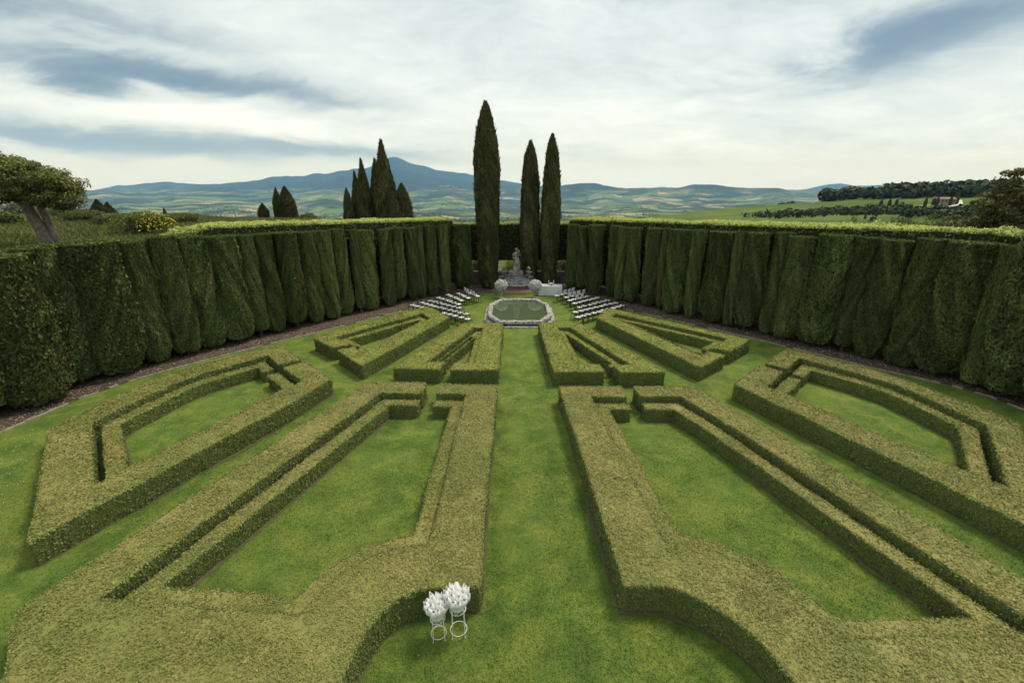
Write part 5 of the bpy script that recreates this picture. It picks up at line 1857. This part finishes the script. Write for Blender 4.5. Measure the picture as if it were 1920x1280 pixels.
def scatter(px0, px1, r0, r1, n, h0, h1, mask=None):
    b = rw.uniform(px0, px1, n)
    r_ = rw.uniform(r0 ** 2, r1 ** 2, n) ** 0.5
    a_ = np.arctan((b - 960) * PC / F)
    x, y = r_ * np.sin(a_), r_ * np.cos(a_)
    if mask is not None:
        k = mask(x, y, b, r_)
        x, y = x[k], y[k]
    h = rw.uniform(h0, h1, len(x))
    tx_.append(x); ty_.append(y); th_.append(h); tw_.append(h * rw.uniform(0.45, 0.7, len(x)))


scatter(1548, 2000, 820, 960, 1100, 6, 17, lambda x, y, b, r_: fbm(x / 60, y / 60, 3, 4) > 0.36)
scatter(1380, 1720, 380, 640, 1300, 2.5, 6.5, lambda x, y, b, r_: (np.abs(r_ - (430 + 0.42 * (b - 1380) + 60 * (fbm(x / 60, y / 60, 3, 5) - 0.5))) < 12 + 0.20 * (b - 1380)) & (fbm(x / 25, y / 25, 2, 9) > 0.36))
scatter(1640, 1960, 360, 480, 300, 4, 7, lambda x, y, b, r_: fbm(x / 40, y / 40, 3, 8) > 0.52)
scatter(1465, 1495, 850, 880, 30, 5, 8)
scatter(-100, 1900, 1200, 4200, 5200, 6, 12, lambda x, y, b, r_: fbm(x / 260, y / 260, 4, 15) > 0.58)
scatter(100, 1500, 4200, 9000, 9000, 8, 14, lambda x, y, b, r_: fbm(x / 520, y / 520, 4, 16) > 0.585)
X = np.concatenate(tx_); Y = np.concatenate(ty_); Hh = np.concatenate(th_); W = np.concatenate(tw_)
Zz = land_z(X, Y)
nl = 12
v = unit(rw.normal(0, 1, (len(X) * nl, 3)))
idx = np.repeat(np.arange(len(X)), nl)
P_ = np.column_stack([X[idx] + v[:, 0] * W[idx] * 0.75, Y[idx] + v[:, 1] * W[idx] * 0.75, Zz[idx] + Hh[idx] * (0.55 + 0.45 * v[:, 2])])
mb = MB()
leaf_quads(mb, P_, v, W[idx] * rw.uniform(0.6, 1.1, len(idx)), np.clip(rw.normal(0.35, 0.2, len(idx)) + 0.2 * v[:, 2], 0, 1), 0, 0.5, 0.8)
o = mb.build('woodland', MT['wood'])
tag(o, 'dark woods and hedgerows across the far valley and right ridge', 'woodland', kind='stuff')

# single round trees on the skyline of the right ridge
rdn = np.random.default_rng(44)
mb = MB()
crown_leaves(mb, [((0, 0, 8.5), 6, 6, 3.6), ((-2.5, 0, 7.5), 4, 4, 2.8), ((2.8, 0, 7.6), 4, 4, 2.8)], 2.2, 1.7, None, rdn, 0.4, clump=1.6)
rc = mb.build('crown', MT['wood'])
rt = MB().tube([(0, 0, -1), (0.2, 0, 4), (0, 0, 8)], [0.6, 0.5, 0.3], 6).build('trunk', MT['dark_bark'])
for k, px in enumerate((1588, 1603, 1631, 1640, 1700, 1716, 1734, 1747, 1761, 1778, 1797, 1810, 1823, 1836)):
    x, y, z = on_land(px, 905 + (k * 37) % 30)
    t = empty('ridge_tree', (x, y, z), k * 1.1)
    for m_ in (rc, rt):
        q = m_ if k == 0 else m_.copy()
        if k:
            COL.objects.link(q)
        q.parent = t
    s_ = 0.75 + 0.35 * ((k * 29) % 10) / 10
    t.scale = (s_, s_, s_ * 0.95)
    tag(t, '%s round dark tree along the right ridge skyline, counted from the left' % ORD[k], 'tree', 'trees on the skyline of the right ridge')

# cypress rows by the farmhouse
for k, (px, r_, h) in enumerate(((1661, 640, 9), (1677, 640, 10), (1690, 640, 10), (1745, 690, 10), (1760, 700, 10), (1767, 700, 11), (1792, 735, 11), (1804, 760, 14))):
    x, y, z = on_land(px, r_)
    t = empty('cypress', (x, y, z - 0.2))
    cm, tm = free_protos[1]
    cr = bpy.data.objects.new('crown', cm)
    tr = bpy.data.objects.new('trunk', tm)
    for q in (cr, tr):
        COL.objects.link(q)
        q.parent = t
    cr.scale = (1.3, 1.3, h / 10)
    tag(t, '%s tiny far-off cypress by the farmhouse road, counted from the left' % ORD[k], 'cypress', 'cypresses lining the farm road')


def house(name, x, y, z, w, d, h, rz, wall, lab, group=None, windows=0, cat='house'):
    t = empty(name, (x, y, z), rz)
    MB().box((0, 0, h / 2 - 1), (w, d, h + 2)).build('wall', wall, t)
    e = 0.4
    V = [(-w / 2 - e, -d / 2 - e, h), (w / 2 + e, -d / 2 - e, h), (w / 2 + e, d / 2 + e, h), (-w / 2 - e, d / 2 + e, h), (-w / 2 - e, 0, h + d * .22), (w / 2 + e, 0, h + d * .22)]
    mb = MB()
    mb.polys(V, [[0, 1, 5, 4], [2, 3, 4, 5], [0, 4, 3], [1, 2, 5], [3, 2, 1, 0]], 0)
    mb.build('roof', MT['roof'], t)
    for k in range(windows):
        MB().box((-w / 2 + w * (k + .5) / windows, -d / 2 - 0.03, h * .6), (1.3, 0.1, 1.8)).build('window', MT['dark_pane'], t)
    tag(t, lab, cat, group)


x, y, z = on_land(1782, 760)
house('farmhouse', x, y, z, 17, 9, 5.5, -0.55, MT['farm_wall'], 'red-brown farmhouse on the green hill at the right', windows=5)
x, y, z = on_land(1768, 775)
house('farm_barn', x, y, z, 11, 8, 4.2, -0.55, MT['farm_wall'], 'low barn behind the red-brown farmhouse', windows=2, cat='barn')
rv = random.Random(31)
for k in range(18):
    x, y, z = on_land(rv.uniform(553, 606), rv.uniform(9700, 10300))
    house('village_house', x, y, z, rv.uniform(22, 42), 18, rv.uniform(10, 18), rv.uniform(-.6, .6), MT['house_wall'], 'tiny pale house of the hilltop village above the left wall', 'houses of the hilltop village')
for k in range(16):
    x, y, z = on_land(rv.uniform(822, 858), rv.uniform(13500, 14200))
    house('village_house', x, y, z, rv.uniform(26, 50), 24, rv.uniform(14, 26), rv.uniform(-.6, .6), MT['house_wall'], 'tiny pale house of the village below the mountain', 'houses of the mountain village')

# white farm roads draped on the hill
for pts in ([(1752, 690), (1772, 700), (1795, 725), (1812, 755), (1808, 790), (1798, 800)], [(1735, 735), (1752, 742), (1768, 752), (1776, 760)], [(1815, 830), (1832, 840), (1850, 855)]):
    P3 = []
    for (a, b) in zip(pts, pts[1:]):
        for f in np.linspace(0, 1, 9)[:-1]:
            P3.append(on_land(a[0] + (b[0] - a[0]) * f, a[1] + (b[1] - a[1]) * f))
    P3 = np.array(P3)
    tt = np.gradient(P3[:, :2], axis=0)
    tt /= np.linalg.norm(tt, axis=1, keepdims=True)
    nn = np.stack([-tt[:, 1], tt[:, 0]], 1) * 2.2
    l_, r2 = P3.copy(), P3.copy()
    l_[:, :2] += nn
    r2[:, :2] -= nn
    l_[:, 2] = land_z(l_[:, 0], l_[:, 1]) + 0.35
    r2[:, 2] = land_z(r2[:, 0], r2[:, 1]) + 0.35
    n = len(P3)
    ro = MB().quads(np.concatenate([l_, r2]), [[i, i + 1, n + i + 1, n + i] for i in range(n - 1)], 0, None, True).build('road', MT['road'])
    tag(ro, 'white gravel farm road on the green hill', 'road', kind='structure')
